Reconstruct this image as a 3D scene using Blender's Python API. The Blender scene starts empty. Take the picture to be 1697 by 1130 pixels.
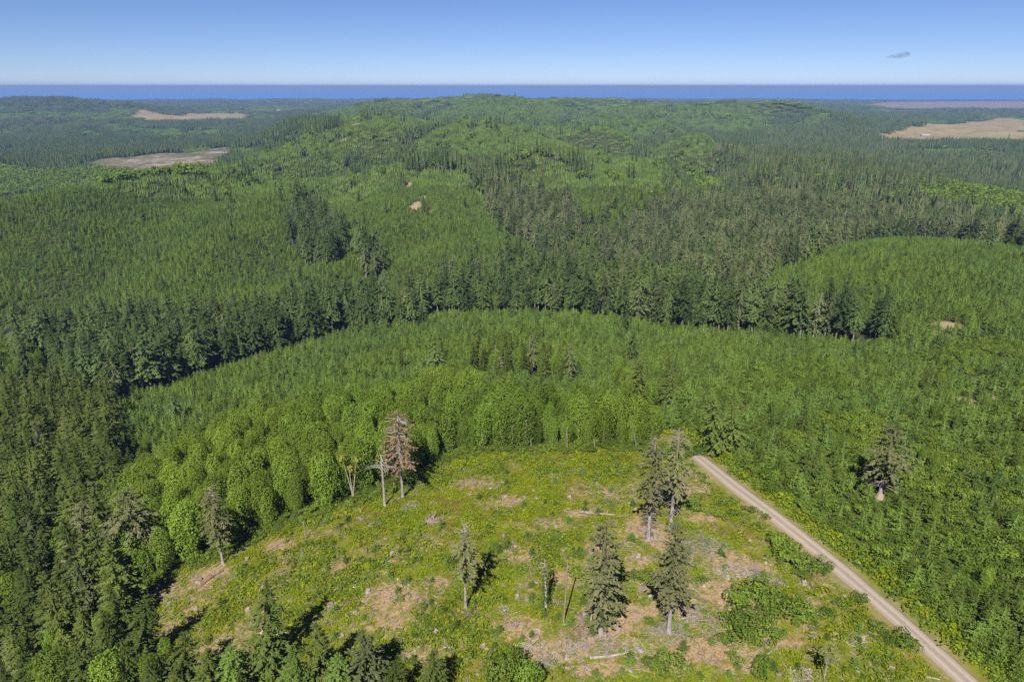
import bpy, math, random
import numpy as np
from mathutils import Vector, Matrix, Euler

# ------------------------------------------------------------------ camera, sky, sun, exposure
PITCH = math.radians(20.44)
CAMZ = 200.0
F, CX, CY = 1132.0, 848.5, 565.0          # focal length and centre in photo pixels
SUN_EL, SUN_AZ = math.radians(47.0), math.radians(194.0)   # azimuth clockwise from +Y (camera looks along +Y)

sc = bpy.context.scene
cam_d = bpy.data.cameras.new('camera')
cam_d.sensor_width = 36.0
cam_d.lens = 36.0 * F / 1697.0
cam_d.clip_start = 1.0
cam_d.clip_end = 200000.0
cam = bpy.data.objects.new('camera', cam_d)
sc.collection.objects.link(cam)
cam.location = (0, 0, CAMZ)
cam.rotation_euler = (math.pi / 2 - PITCH, 0, 0)
sc.camera = cam

world = bpy.data.worlds.new('World')
sc.world = world
world.use_nodes = True
wn, wl = world.node_tree.nodes, world.node_tree.links
wn.clear()
sky = wn.new('ShaderNodeTexSky')
sky.sky_type = 'NISHITA'
sky.sun_disc = False
sky.sun_elevation = SUN_EL
sky.sun_rotation = SUN_AZ
sky.altitude = 200
sky.air_density = 0.6
sky.dust_density = 0.0
sky.ozone_density = 8.5
bg = wn.new('ShaderNodeBackground')
bg.inputs['Strength'].default_value = 0.052
wo = wn.new('ShaderNodeOutputWorld')
tint = wn.new('ShaderNodeMix'); tint.data_type = 'RGBA'; tint.blend_type = 'MULTIPLY'; tint.inputs[0].default_value = 1.0
tint.inputs[7].default_value = (1.0, 0.90, 0.95, 1.0)      # white balance of the sky
wl.new(sky.outputs[0], tint.inputs[6])
wl.new(tint.outputs[2], bg.inputs[0])
wl.new(bg.outputs[0], wo.inputs[0])

sun_d = bpy.data.lights.new('sun', 'SUN')
sun_d.energy = 5.0
sun_d.angle = math.radians(0.53)
sun_d.color = (1.0, 0.94, 0.84)
sun = bpy.data.objects.new('sun', sun_d)
sc.collection.objects.link(sun)
sdir = Vector((math.sin(SUN_AZ) * math.cos(SUN_EL), math.cos(SUN_AZ) * math.cos(SUN_EL), math.sin(SUN_EL)))
sun.rotation_euler = sdir.to_track_quat('Z', 'Y').to_euler()
sun.location = (0, 0, 400)

sc.view_settings.view_transform = 'Standard'
sc.view_settings.look = 'None'
sc.view_settings.gamma = 1.0
sc.view_settings.use_curve_mapping = False
sc.view_settings.exposure = 1.0
cy = sc.cycles
cy.max_bounces = 5
cy.diffuse_bounces = 2
cy.glossy_bounces = 1
cy.transmission_bounces = 3
cy.volume_bounces = 0
cy.transparent_max_bounces = 4
cy.use_denoising = False

C = sc.collection
rng = np.random.default_rng(7)
random.seed(7)

# ------------------------------------------------------------------ small helpers
def srgb(r, g, b):
    def f(c):
        c /= 255.0
        return c / 12.92 if c <= 0.04045 else ((c + 0.055) / 1.055) ** 2.4
    return (f(r), f(g), f(b), 1.0)

def tag(o, label=None, cat=None, group=None, kind=None):
    if label: o['label'] = label
    if cat: o['category'] = cat
    if group: o['group'] = group
    if kind: o['kind'] = kind
    return o

def hash2(ix, iy, seed):
    n = (ix.astype(np.int64) * 374761393 + iy.astype(np.int64) * 668265263 + seed * 1442695041) & 0x7fffffff
    n = ((n ^ (n >> 13)) * 1274126177) & 0x7fffffff
    n = (n ^ (n >> 16)) & 0xffff
    return n / 65535.0

def vnoise(x, y, seed=0):
    x = np.asarray(x, float); y = np.asarray(y, float)
    ix, iy = np.floor(x), np.floor(y)
    fx, fy = x - ix, y - iy
    fx = fx * fx * (3 - 2 * fx); fy = fy * fy * (3 - 2 * fy)
    a = hash2(ix, iy, seed); b = hash2(ix + 1, iy, seed)
    c = hash2(ix, iy + 1, seed); d = hash2(ix + 1, iy + 1, seed)
    return (a * (1 - fx) + b * fx) * (1 - fy) + (c * (1 - fx) + d * fx) * fy

def fbm(x, y, seed=0, octv=4):
    s, a, t = 0.0, 1.0, 0.0
    for i in range(octv):
        s = s + a * vnoise(x * 2 ** i, y * 2 ** i, seed + i * 17)
        t += a; a *= 0.5
    return s / t

def smooth(e0, e1, x):
    t = np.clip((x - e0) / (e1 - e0), 0, 1)
    return t * t * (3 - 2 * t)

def inpoly(px, py, poly):
    r = np.zeros(px.shape, bool)
    n = len(poly)
    for i in range(n):
        x0, y0 = poly[i]; x1, y1 = poly[(i + 1) % n]
        if y0 == y1: continue
        c = ((y0 > py) != (y1 > py)) & (px < (x1 - x0) * (py - y0) / (y1 - y0) + x0)
        r ^= c
    return r

def ray(px, py):
    a, b = (px - CX) / F, (CY - py) / F
    return Vector((a, math.cos(PITCH) + b * math.sin(PITCH), -math.sin(PITCH) + b * math.cos(PITCH)))

def at_z(px, py, z):
    r = ray(px, py)
    t = (z - CAMZ) / r.z
    return (r.x * t, r.y * t)

# ------------------------------------------------------------------ terrain: survey points (seen from the camera position) and a thin-plate surface through them
CTRL = [  # x, y in the photograph and the ground's height there in metres
 (0,1130,74),(150,1130,84),(400,1130,95),(650,1130,99),(848,1130,100),(1100,1130,101),(1300,1130,102),(1697,1130,103),
 (100,990,73),(250,960,83),(400,930,90),(600,850,95),(700,830,97),(850,745,96),(1050,750,100),(848,950,100),(1100,1000,101),(1140,745,101),
 (1365,920,102),(1697,900,107),(1500,800,106),(1697,700,104),(1697,600,97),(1300,620,94),(1560,545,93),(1640,650,100),(1380,700,101),
 (0,860,60),(80,800,58),(0,740,52),(200,760,62),(400,760,82),(330,850,84),(550,720,86),(200,690,52),(300,640,49),(450,600,50),(600,570,55),
 (848,650,88),(700,640,80),(700,560,63),(848,525,62),(1000,532,65),(1200,557,71),(1440,572,82),(1100,650,92),(1000,590,78),
 (0,640,44),(0,560,44),(150,600,42),(300,540,42),(450,520,44),(600,500,47),(750,490,51),(900,470,54),(1050,450,58),(1200,490,64),(1250,480,69),
 (0,470,55),(150,450,58),(300,440,60),(450,440,58),(600,440,58),(720,430,60),(850,410,62),(980,400,60),(1100,410,62),
 (0,400,70),(150,380,76),(300,360,76),(450,350,76),(600,350,76),(700,345,76),(800,330,72),(900,330,68),(980,340,66),
 (0,356,78),(150,325,80),(300,298,81),(450,262,80),(530,235,80),(600,219,79),
 (550,300,80),(680,285,83),(800,278,82),(900,286,80),(1000,300,78),(1100,310,76),(1180,330,70),(1000,262,80),(1120,285,75),
 (700,245,82),(850,235,85),(950,240,80),(700,213,80),(850,215,80),(980,199,86),(1120,198,84),(1250,195,80),(1360,197,64),
 (1100,240,70),(1200,260,55),(1300,280,46),(1400,310,46),(1300,350,56),(1200,380,62),(1380,370,60),(1500,395,90),(1697,418,94),(1350,440,84),(1280,470,80),
 (1450,470,92),(1600,470,96),
 (1500,300,21),(1640,300,21),(1640,350,52),(1697,250,6),(1560,255,7),(1420,245,11),(1500,225,6),(1600,205,6),(1697,205,6),(1400,215,40),(1500,200,6),(1697,190,6),
 (100,167,112),(0,168,106),(190,178,76),(0,185,55),(0,215,9),(150,215,7),(300,192,6),(400,205,7),(450,190,7),(520,195,20),(300,180,6),(480,178,6),
 (0,260,11),(150,260,12),(300,255,15),(400,235,17),(0,300,15),(200,285,15),(330,270,21),(480,215,15),
 (640,186,92),(720,176,106),(800,163,130),(850,168,114),(950,177,64),(1100,175,46),(1300,176,36),(560,188,52),
]
HIDE = [  # azimuth (as the photo column it lies under on the horizon), distance, height: ground hidden behind crests
 (0,980,16),(150,1080,14),(300,1350,16),(450,1750,18),(800,1300,62),(900,1320,60),(680,1300,64),(850,1900,66),(700,1950,66),
 (1500,850,52),(1697,800,50),(1350,750,55),(800,7500,40),(100,7500,30),(950,9000,15),(1250,9000,12),(400,9000,10),(600,9000,12),
 (1000,5200,60),(1200,5600,50),(848,60,100),(0,60,80),(1697,60,104),(848,20,100),
 (0,11000,5),(400,11000,4),(800,11000,4),(1250,11000,4),
]
_cx, _cy, _cz = [], [], []
for px, py, z in CTRL:
    X, Y = at_z(px, py, z); _cx.append(X); _cy.append(Y); _cz.append(z)
for px, d, z in HIDE:
    a = math.atan2((px - CX) / F, 1.0)
    _cx.append(math.sin(a) * d); _cy.append(math.cos(a) * d); _cz.append(z)

def warp(x, y):
    d = np.clip(np.hypot(x, y), 20, 13000)
    a = np.clip(np.arctan2(x, y), -1.0, 1.0)
    return np.stack([a * 1.6, np.log(d)], -1)

_P = warp(np.array(_cx), np.array(_cy))
_Z = np.array(_cz)
def _k(r2): return r2 * np.log(r2 + 1e-9)
_n = len(_P)
_A = np.zeros((_n + 3, _n + 3))
_A[:_n, :_n] = _k(((_P[:, None] - _P[None]) ** 2).sum(-1)) + np.eye(_n) * 0.012
_A[:_n, _n] = 1; _A[:_n, _n + 1:] = _P
_A[_n, :_n] = 1; _A[_n + 1:, :_n] = _P.T
_W = np.linalg.solve(_A, np.concatenate([_Z, np.zeros(3)]))

def wpoly(pts, z):
    return [at_z(px, py, z) for px, py in pts]
BAY = wpoly([(1425,176),(1470,169.5),(1560,168.6),(1697,168),(1800,167.5),(1850,187),(1697,187),(1600,185),(1500,186),(1440,182)], 1.0)

GULLY = [  # line in the photo, height there, depth, half width in metres, tall trees along it
 ([(800,285),(830,330),(880,365),(960,400),(1010,430)], 66, 20, 42, 5, 14), ([(440,425),(500,405),(535,375),(555,335),(560,310)], 66, 18, 36, 0, 0),
 ([(1000,430),(1080,372),(1150,340),(1190,305),(1200,275)], 64, 20, 48, 0, 0), ([(60,470),(160,430),(220,390),(240,350)], 68, 12, 40, 0, 0),
 ([(480,275),(560,270),(700,272),(850,270),(985,266)], 78, 34, 70, 2, 15), ([(690,225),(760,218),(851,222),(900,228),(960,234),(1050,250)], 82, 42, 90, 2, 16),
 ([(690,198),(748,194),(800,199),(850,208),(880,206),(1000,186)], 84, 46, 120, 2, 20), ([(1180,300),(1120,272),(1060,248),(1075,228),(1150,215)], 74, 36, 90, 2, 16),
 ([(1240,240),(1200,215),(1130,202),(1080,195)], 80, 42, 110, 2, 18), ([(330,330),(400,305),(470,290),(560,285)], 79, 14, 60, 0, 0),
 ([(620,255),(680,245),(720,232)], 82, 18, 50, 2, 16), ([(1290,215),(1330,200),(1300,190)], 80, 46, 130, 2, 20), ([(600,190),(640,198),(700,186),(760,182)], 90, 46, 150, 2, 24),
 ([(603,208),(690,196),(735,190)], 84, -14, 110, 0, 0), ([(890,291),(950,274),(1000,265),(1060,268),(1160,300)], 80, -16, 60, 0, 0), ([(520,278),(640,281),(800,278),(880,286)], 82, -8, 55, 0, 0),
 ([(920,205),(1000,197),(1110,206)], 84, -22, 120, 0, 0), ([(1170,192),(1290,187),(1400,198)], 82, -24, 170, 0, 0), ([(620,232),(720,226),(850,236)], 82, -14, 70, 0, 0), ([(0,356),(150,326),(300,299),(450,263),(530,237)], 80, -12, 60, 0, 0),
 ([(1000,232),(1080,222),(1180,232)], 78, -16, 80, 0, 0), ([(480,184),(560,180),(640,182)], 60, -22, 200, 0, 0),
 ([(560,470),(600,440),(640,415),(700,400)], 60, 8, 30, 0, 0), ([(1080,460),(1150,420),(1250,400),(1330,380)], 62, 12, 50, 0, 0)]
_G = [([np.array(at_z(px, py, zg)) for px, py in l], dp, w, c, cw) for l, zg, dp, w, c, cw in GULLY]
def polydist(x, y, pts):
    best = np.full(x.shape, 1e9)
    for a, b in zip(pts[:-1], pts[1:]):
        ab = b - a; L = (ab ** 2).sum()
        t = np.clip(((x - a[0]) * ab[0] + (y - a[1]) * ab[1]) / L, 0, 1)
        best = np.minimum(best, np.hypot(x - a[0] - ab[0] * t, y - a[1] - ab[1] * t))
    return best
def height_fn(x, y):
    shp = x.shape
    x = x.ravel(); y = y.ravel()
    out = np.empty(len(x))
    for i in range(0, len(x), 40000):
        q = warp(x[i:i + 40000], y[i:i + 40000])
        k = _k(((q[:, None] - _P[None]) ** 2).sum(-1))
        out[i:i + 40000] = k @ _W[:_n] + _W[_n] + q @ _W[_n + 1:]
    d = np.hypot(x, y)
    amp = np.clip((d - 230) / 900, 0, 1)
    out += amp * (44 * (fbm(x / 260, y / 260, 3, 3) - .5) + 26 * np.clip((d - 900) / 3000, 0, 1) * (fbm(x / 800, y / 800, 9) - .5))
    out += .5 * (fbm(x / 9, y / 9, 5) - .5) * np.clip(1 - d / 700, 0, 1)
    wv = 1 + .8 * (fbm(x / 120, y / 120, 13, 2) - .5)
    for l, dp, w, c, cw in _G:
        q = polydist(x, y, l) * wv / w
        out += -dp * np.exp(-q * q) + .10 * max(dp, 0) * np.exp(-((q - 2.0) / .8) ** 2)
    upl = np.clip((out - 30) / 30, 0, 1) * np.clip((d - 950) / 500, 0, 1) * np.clip((6500 - d) / 1500, 0, 1)
    out += 95 * upl * (fbm(x / 800 + 2.3, (y + .3 * x) / 360, 23, 2) - .52)
    rg = 1 - np.abs(2 * fbm(x / 520 + 4, y / 520, 15, 3) - 1) * 2.2
    out += 15 * np.clip((d - 500) / 1500, 0, 1) * (rg - .45) * np.clip((out - 25) / 35, .15, 1)
    out = np.maximum(out, 3.0)
    shore = 11300 + 500 * (fbm(x / 2500, y / 9000, 21) - .5)
    out = out - (out + 12) * smooth(shore, shore + 500, np.maximum(y, d * .8))
    bay = inpoly(x, y, BAY)
    out[bay] = 0.7
    return out.reshape(shp)

# grid, fine around the clearing, coarse far away
NX, NY = 560, 620
_u = np.linspace(-1, 1, NX)
GX = 150 * np.sinh(5.35 * _u)
_v0 = -np.arcsinh(400 / 150.0); _v1 = np.arcsinh(13600 / 150.0)
GY = 150 + 150 * np.sinh(np.linspace(_v0, _v1, NY))
_gx, _gy = np.meshgrid(GX, GY)
GZ = height_fn(_gx, _gy)

def ground(x, y):
    x = np.asarray(x, float); y = np.asarray(y, float)
    fu = (np.arcsinh(np.clip(x, GX[0], GX[-1]) / 150) / 5.35 + 1) / 2 * (NX - 1)
    fv = (np.arcsinh((np.clip(y, GY[0], GY[-1]) - 150) / 150) - _v0) / (_v1 - _v0) * (NY - 1)
    i = np.clip(fu.astype(int), 0, NX - 2); j = np.clip(fv.astype(int), 0, NY - 2)
    tx = (x - GX[i]) / (GX[i + 1] - GX[i]); ty = (y - GY[j]) / (GY[j + 1] - GY[j])
    tx = np.clip(tx, 0, 1); ty = np.clip(ty, 0, 1)
    return (GZ[j, i] * (1 - tx) + GZ[j, i + 1] * tx) * (1 - ty) + (GZ[j + 1, i] * (1 - tx) + GZ[j + 1, i + 1] * tx) * ty

_T = np.geomspace(40, 16000, 2600)
def at(px, py):
    r = ray(px, py); h = math.hypot(r.x, r.y)
    x = r.x / h * _T; y = r.y / h * _T; z = CAMZ + r.z / h * _T
    below = z < ground(x, y)
    k = int(np.argmax(below)) if below.any() else len(_T) - 1
    if k == 0: return np.array([x[0], y[0]])
    g0 = z[k - 1] - float(ground(x[k - 1], y[k - 1])); g1 = z[k] - float(ground(x[k], y[k]))
    f = g0 / (g0 - g1 + 1e-9)
    return np.array([x[k - 1] + (x[k] - x[k - 1]) * f, y[k - 1] + (y[k] - y[k - 1]) * f])

def gpoly(pts): return [tuple(at(*p)) for p in pts]
def proj(x, y, z):
    dy = y * math.cos(PITCH) - (z - CAMZ) * math.sin(PITCH)
    up = y * math.sin(PITCH) + (z - CAMZ) * math.cos(PITCH)
    return CX + F * x / dy, CY - F * up / dy, dy

# ------------------------------------------------------------------ land cover
YOUNG, TIMBER, ALDER, MIXED, GREY, OPEN, BARE, DENSE = 1, 2, 3, 4, 5, 6, 7, 8
CLEARING = gpoly([(215,985),(330,930),(440,880),(560,838),(640,812),(700,785),(745,752),(850,744),(1050,742),(1105,752),(1145,748),
                  (1290,862),(1440,988),(1600,1130),(1660,1190)]) + [(60, 60), (-60, 60), tuple(at(560,1160)), tuple(at(430,1145)), tuple(at(320,1115)), tuple(at(240,1060)), tuple(at(208,1005))]
ROADPTS = [at(1127,733), at(1140,744), at(1210,800), at(1290,861), at(1365,921), at(1440,984), at(1520,1054), at(1600,1127)]
_e = ROADPTS[-1] - ROADPTS[-2]
ROADPTS.append(ROADPTS[-1] + _e * 2.2)
ROADPTS.insert(0, ROADPTS[0] + (ROADPTS[0] - ROADPTS[1]) * .4)
LEFTROAD = [at(92,1003), at(105,990), at(118,975)]
LEFTROAD = [LEFTROAD[0] + (LEFTROAD[0] - LEFTROAD[1]) * .8] + LEFTROAD + [LEFTROAD[-1] + (LEFTROAD[-1] - LEFTROAD[-2]) * 1.2]

def polydist(x, y, pts):
    best = np.full(x.shape, 1e9)
    for a, b in zip(pts[:-1], pts[1:]):
        ab = b - a; L = (ab ** 2).sum()
        t = np.clip(((x - a[0]) * ab[0] + (y - a[1]) * ab[1]) / L, 0, 1)
        best = np.minimum(best, np.hypot(x - a[0] - ab[0] * t, y - a[1] - ab[1] * t))
    return best

RIGHTOFROAD = gpoly([(1120,725),(1145,744),(1290,858),(1440,984),(1600,1127)]) + [tuple(ROADPTS[-1]), (300, 40), (700, 300)] + gpoly([(1697,560),(1450,600),(1250,610),(1120,690)])

STANDS = [  # later ones win
 (ALDER, gpoly([(180,830),(350,752),(550,697),(700,668),(900,692),(1095,718),(1120,748),(1050,742),(850,744),(745,752),(700,785),(640,812),(560,838),(440,880),(330,930),(215,985),(190,940)])),
 (MIXED, RIGHTOFROAD),
 (MIXED, gpoly([(560,600),(760,560),(1000,600),(1120,690),(1095,718),(900,692),(700,668),(560,690)])),
 (DENSE, gpoly([(785,622),(800,600),(860,598),(950,612),(955,638),(860,630)])),
 (DENSE, gpoly([(1020,640),(1040,650),(1110,668),(1105,685),(1060,680)])),
 # timber belt along the valley
 (TIMBER, gpoly([(185,668),(400,606),(550,562),(640,548),(700,548),(712,525),(760,522),(850,519),(1000,531),(1200,556),(1440,572),(1480,575),(1470,558),(1400,550),(1230,534),(1180,518),(1150,500),(1100,484),(1000,486),(880,488),(740,496),(700,518),(600,518),(500,532),(330,550),(220,556),(100,575),(0,588),(0,600),(80,606),(110,650)])),
 (DENSE, gpoly([(-60,690),(110,655),(190,675),(205,830),(215,985),(120,975),(80,1000),(-60,1010)])),
 (ALDER, gpoly([(-60,592),(70,603),(75,640),(-60,660)])),
 (DENSE, gpoly([(-100,1010),(90,1010),(130,985),(205,1003),(235,1060),(320,1115),(430,1145)]) + [(-30, 62), (-160, 60)]),
 # grey old timber
 (GREY, gpoly([(1000,445),(985,405),(1060,365),(1190,330),(1180,275),(1260,247),(1420,252),(1560,262),(1720,262),(1720,310),(1520,310),(1500,335),(1600,350),(1720,372),(1720,425),(1560,402),(1440,395),(1350,432),(1260,468),(1235,500),(1180,505),(1150,475),(1090,440)])),
 (GREY, gpoly([(790,300),(815,345),(870,372),(950,402),(985,392),(940,350),(850,318),(805,285)])),
 (TIMBER, gpoly([(478,425),(560,440),(575,395),(530,350),(490,375)])),
 (TIMBER, gpoly([(590,460),(625,468),(630,432),(600,420)])),
 (TIMBER, gpoly([(720,470),(780,472),(900,458),(890,448),(780,458),(720,462)])),
 (TIMBER, gpoly([(560,282),(700,287),(850,285),(990,293),(985,281),(850,272),(600,268)])),
 (ALDER, gpoly([(760,488),(880,482),(1000,480),(1100,478),(1090,440),(1000,445),(985,405),(940,425),(860,450)])),
 (ALDER, gpoly([(985,405),(1060,365),(1120,345),(1090,330),(1010,350),(960,372)])),
 (TIMBER, gpoly([(120,268),(270,258),(280,250),(140,246)])),
 (TIMBER, gpoly([(360,243),(520,226),(560,210),(520,208),(440,216),(380,228)])),
 (YOUNG, gpoly([(230,236),(400,228),(380,216),(260,222)])),
 (TIMBER, gpoly([(200,213),(460,212),(470,203),(400,200),(230,202)])),
 (TIMBER, gpoly([(1380,222),(1470,216),(1595,198),(1595,190),(1440,190),(1380,205)])),
 (TIMBER, gpoly([(1600,196),(1720,195),(1720,189),(1600,189)])),
 (ALDER, gpoly([(1500,335),(1600,350),(1720,372),(1720,330),(1640,322),(1520,312)])),
 (ALDER, gpoly([(180,310),(330,290),(370,278),(330,272),(200,292)])),
 (BARE, gpoly([(110,284),(150,270),(280,254),(380,243),(398,262),(335,284),(240,290)])),
 (BARE, gpoly([(208,191),(390,187),(425,190),(405,199),(225,204)])),
 (BARE, gpoly([(420,196),(452,196),(452,199),(420,199)])),
 (BARE, gpoly([(1470,217),(1590,201),(1720,197),(1720,228),(1560,238),(1500,238),(1465,232)])),
 (OPEN, CLEARING),
]
DIRT = [(690,341,9,7),(702,328,6,4),(678,306,6,5),(716,350,5,4),(1572,540,20,9),(1558,554,9,15),(1646,642,12,22),(1634,655,12,8),(1600,664,20,7),(712,505,14,7),
        (590,208,8,3),(572,232,5,2),
        (1345,268,5,2),(1380,276,4,2)]
_D = []
for px, py, a, b in DIRT:
    c = at(px, py); e = at(px + a, py); n = at(px, py - b)
    _D.append((c, max(np.hypot(*(e - c)), 3), max(np.hypot(*(n - c)), 3)))
def dirtmask(x, y):
    m = np.zeros(x.shape)
    wob = 1.3 * (fbm(x / 11 + 3, y / 11, 31, 2) - .5)
    for c, a, b in _D:
        q = np.hypot((x - c[0]) / a, (y - c[1]) / b)
        m = np.maximum(m, 1 - smooth(.7, 1.15, q + wob * .5))
    return m

STRAW = [(660,985,70,26),(700,1000,50,20),(655,1028,40,20),(730,965,40,16),(840,830,45,14),(800,800,50,14),(560,940,30,12),(455,905,30,12),(350,950,30,14),
         (900,870,60,18),(960,850,50,10),(860,1040,60,30),(920,1075,80,30),(1000,1030,70,36),(1060,870,36,26),(1090,890,30,30),(1060,930,40,18),
         (1200,930,50,30),(1250,945,50,22),(1190,980,40,26),(1130,990,40,40),(1230,1090,50,26),(1170,1075,80,22),(1300,1060,30,14),(1340,1000,30,12),
         (700,1085,50,20),(860,920,40,20),(870,975,30,30),(790,930,36,12),(1060,1010,30,14),(1160,860,30,10),(1000,1110,60,16),(780,1020,24,14),
         (990,910,30,16),(930,960,30,22),(1260,1040,20,40)]
_S = []
for px, py, a, b in STRAW:
    c = at(px, py); e = at(px + a, py); n = at(px, py - b)
    _S.append((c, np.hypot(*(e - c)), np.hypot(*(n - c))))
def strawmask(x, y):
    m = np.zeros(x.shape)
    for c, a, b in _S:
        q = np.hypot((x - c[0]) / a, (y - c[1]) / b)
        m = np.maximum(m, 1 - smooth(.35, 1.2, q))
    n = fbm(x / 9 + 50, y / 9, 41, 3)
    n2 = fbm(x / 30, y / 30, 47, 2)
    return np.clip(.62 * m + 1.2 * (n - .5) + .6 * (n2 - .5) + .19, 0, 1)

# forest blocks of the far country
_br = np.random.default_rng(11)
_bx = _br.uniform(-9500, 9500, 1500); _by = _br.uniform(700, 12500, 1500)
_bc = _br.choice([YOUNG, TIMBER, ALDER, GREY], 1500, p=[.48, .38, .10, .04])
_bc2 = _br.choice([YOUNG, TIMBER, ALDER, GREY], 1500, p=[.28, .40, .20, .12])
def ragged(x, y):
    d = np.hypot(x, y)
    wob = np.clip((d - 330) / 9, 6, 75); wf = np.clip((d - 1500) / 9, 0, 420)
    wx = x + wob * (fbm(x / 34, y / 34, 71, 3) - .5) + wf * (fbm(x / 210, y / 210, 75, 3) - .5)
    return wx, y + 1.3 * wob * (fbm(x / 34 + 7, y / 34, 73, 3) - .5) + wf * (fbm(x / 210 + 5, y / 210, 79, 3) - .5)
def classify(x, y):
    x = np.asarray(x, float); y = np.asarray(y, float)
    d = np.hypot(x, y)
    c = np.full(x.shape, YOUNG)
    far = (d > 1150)
    if far.any():
        xf, yf = x[far], y[far]
        wx = xf + 260 * (fbm(xf / 420, yf / 420, 61, 3) - .5); wy = yf * 1.0 + 260 * (fbm(xf / 420 + 9, yf / 420, 67, 3) - .5)
        best = np.full(xf.shape, 1e18); bc = np.zeros(xf.shape, int); lowl = ground(xf, yf) < 44
        for bx, by, k, k2 in zip(_bx, _by, _bc, _bc2):
            q = (wx - bx) ** 2 + (1.5 * (wy - by)) ** 2
            s = q < best
            best[s] = q[s]; bc[s] = np.where(lowl[s], k2, k)
        mid = (np.hypot(xf, yf) < 4300) & (np.abs(xf + 60) < 260 + .30 * yf)
        mid &= ~lowl
        bc = np.where(mid, YOUNG, bc)
        c[far] = bc
    wx, wy = ragged(x, y)
    for k, poly in STANDS:
        c[inpoly(wx, wy, poly)] = k
    for l, dp, w, gc, cw in _G:
        if gc:
            q = polydist(wx, wy, l)
            c[(q < cw * (.6 + .9 * fbm(x / 70, y / 70, 19, 2))) & ((c == YOUNG) | (c == ALDER))] = gc
    c[inpoly(x, y, BAY)] = BARE
    near = d < 400
    c[near & (polydist(x, y, ROADPTS) < 7.5)] = OPEN
    c[near & (polydist(x, y, LEFTROAD) < 3.2)] = BARE
    return c

# ------------------------------------------------------------------ materials
class NT:
    def __init__(self, name):
        self.m = bpy.data.materials.new(name)
        self.m.use_nodes = True
        self.t = self.m.node_tree
        self.t.nodes.clear()
        self.out = self.t.nodes.new('ShaderNodeOutputMaterial')
    def n(self, typ, **kw):
        nd = self.t.nodes.new(typ)
        for k, v in kw.items():
            if k.startswith('i_'):
                nd.inputs[k[2:].replace('_', ' ')].default_value = v
            else:
                setattr(nd, k, v)
        return nd
    def l(self, a, b): self.t.links.new(a, b)
    def mix(self, fac, a, b, blend='MIX'):
        nd = self.t.nodes.new('ShaderNodeMix'); nd.data_type = 'RGBA'; nd.blend_type = blend
        for s, v in ((nd.inputs[0], fac), (nd.inputs[6], a), (nd.inputs[7], b)):
            if hasattr(v, 'default_value'): self.l(v, s)
            else: s.default_value = v
        return nd.outputs[2]
    def math(self, op, a, b=0.0, clamp=False):
        nd = self.t.nodes.new('ShaderNodeMath'); nd.operation = op; nd.use_clamp = clamp
        for s, v in ((nd.inputs[0], a), (nd.inputs[1], b)):
            if hasattr(v, 'default_value'): self.l(v, s)
            else: s.default_value = v
        return nd.outputs[0]
    def noise(self, scale, detail=3.0, rough=.55, vec=None):
        nd = self.n('ShaderNodeTexNoise'); nd.inputs['Scale'].default_value = scale
        nd.inputs['Detail'].default_value = detail; nd.inputs['Roughness'].default_value = rough
        if vec is not None: self.l(vec, nd.inputs['Vector'])
        return nd.outputs['Fac']
    def ramp(self, fac, stops):
        nd = self.n('ShaderNodeValToRGB'); e = nd.color_ramp.elements
        while len(e) < len(stops): e.new(.5)
        for el, (p, c) in zip(e, stops): el.position = p; el.color = c
        self.l(fac, nd.inputs[0]); return nd.outputs[0]

def leaf_mat(name, a, b, c, trans=.22, var=.5, spec=.05, patch=60.0):
    """a, b: range from leaf cluster to leaf cluster; c: a second tint that whole stands lean to."""
    t = NT(name)
    geo = t.n('ShaderNodeNewGeometry'); oi = t.n('ShaderNodeObjectInfo')
    col = t.mix(geo.outputs['Random Per Island'], a, b)
    nz = t.noise(1.0 / patch, 2.0, .6, geo.outputs['Position'])
    nz = t.math('MULTIPLY', t.math('SUBTRACT', nz, .42), 5.0, True)
    rnd = t.math('ADD', t.math('MULTIPLY', nz, .6), t.math('MULTIPLY', oi.outputs['Random'], .4))
    col = t.mix(rnd, col, t.mix(.6, col, c))
    hs = t.n('ShaderNodeHueSaturation')
    t.l(col, hs.inputs['Color'])
    t.l(t.math('ADD', 1 - var / 2, t.math('MULTIPLY', oi.outputs['Random'], var)), hs.inputs['Value'])
    p = t.n('ShaderNodeBsdfPrincipled'); t.l(hs.outputs[0], p.inputs['Base Color'])
    p.inputs['Roughness'].default_value = .55; p.inputs['Specular IOR Level'].default_value = spec
    tr = t.n('ShaderNodeBsdfTranslucent'); t.l(hs.outputs[0], tr.inputs[0])
    ms = t.n('ShaderNodeMixShader'); ms.inputs[0].default_value = trans
    t.l(p.outputs[0], ms.inputs[1]); t.l(tr.outputs[0], ms.inputs[2]); t.l(ms.outputs[0], t.out.inputs[0])
    return t.m

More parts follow.
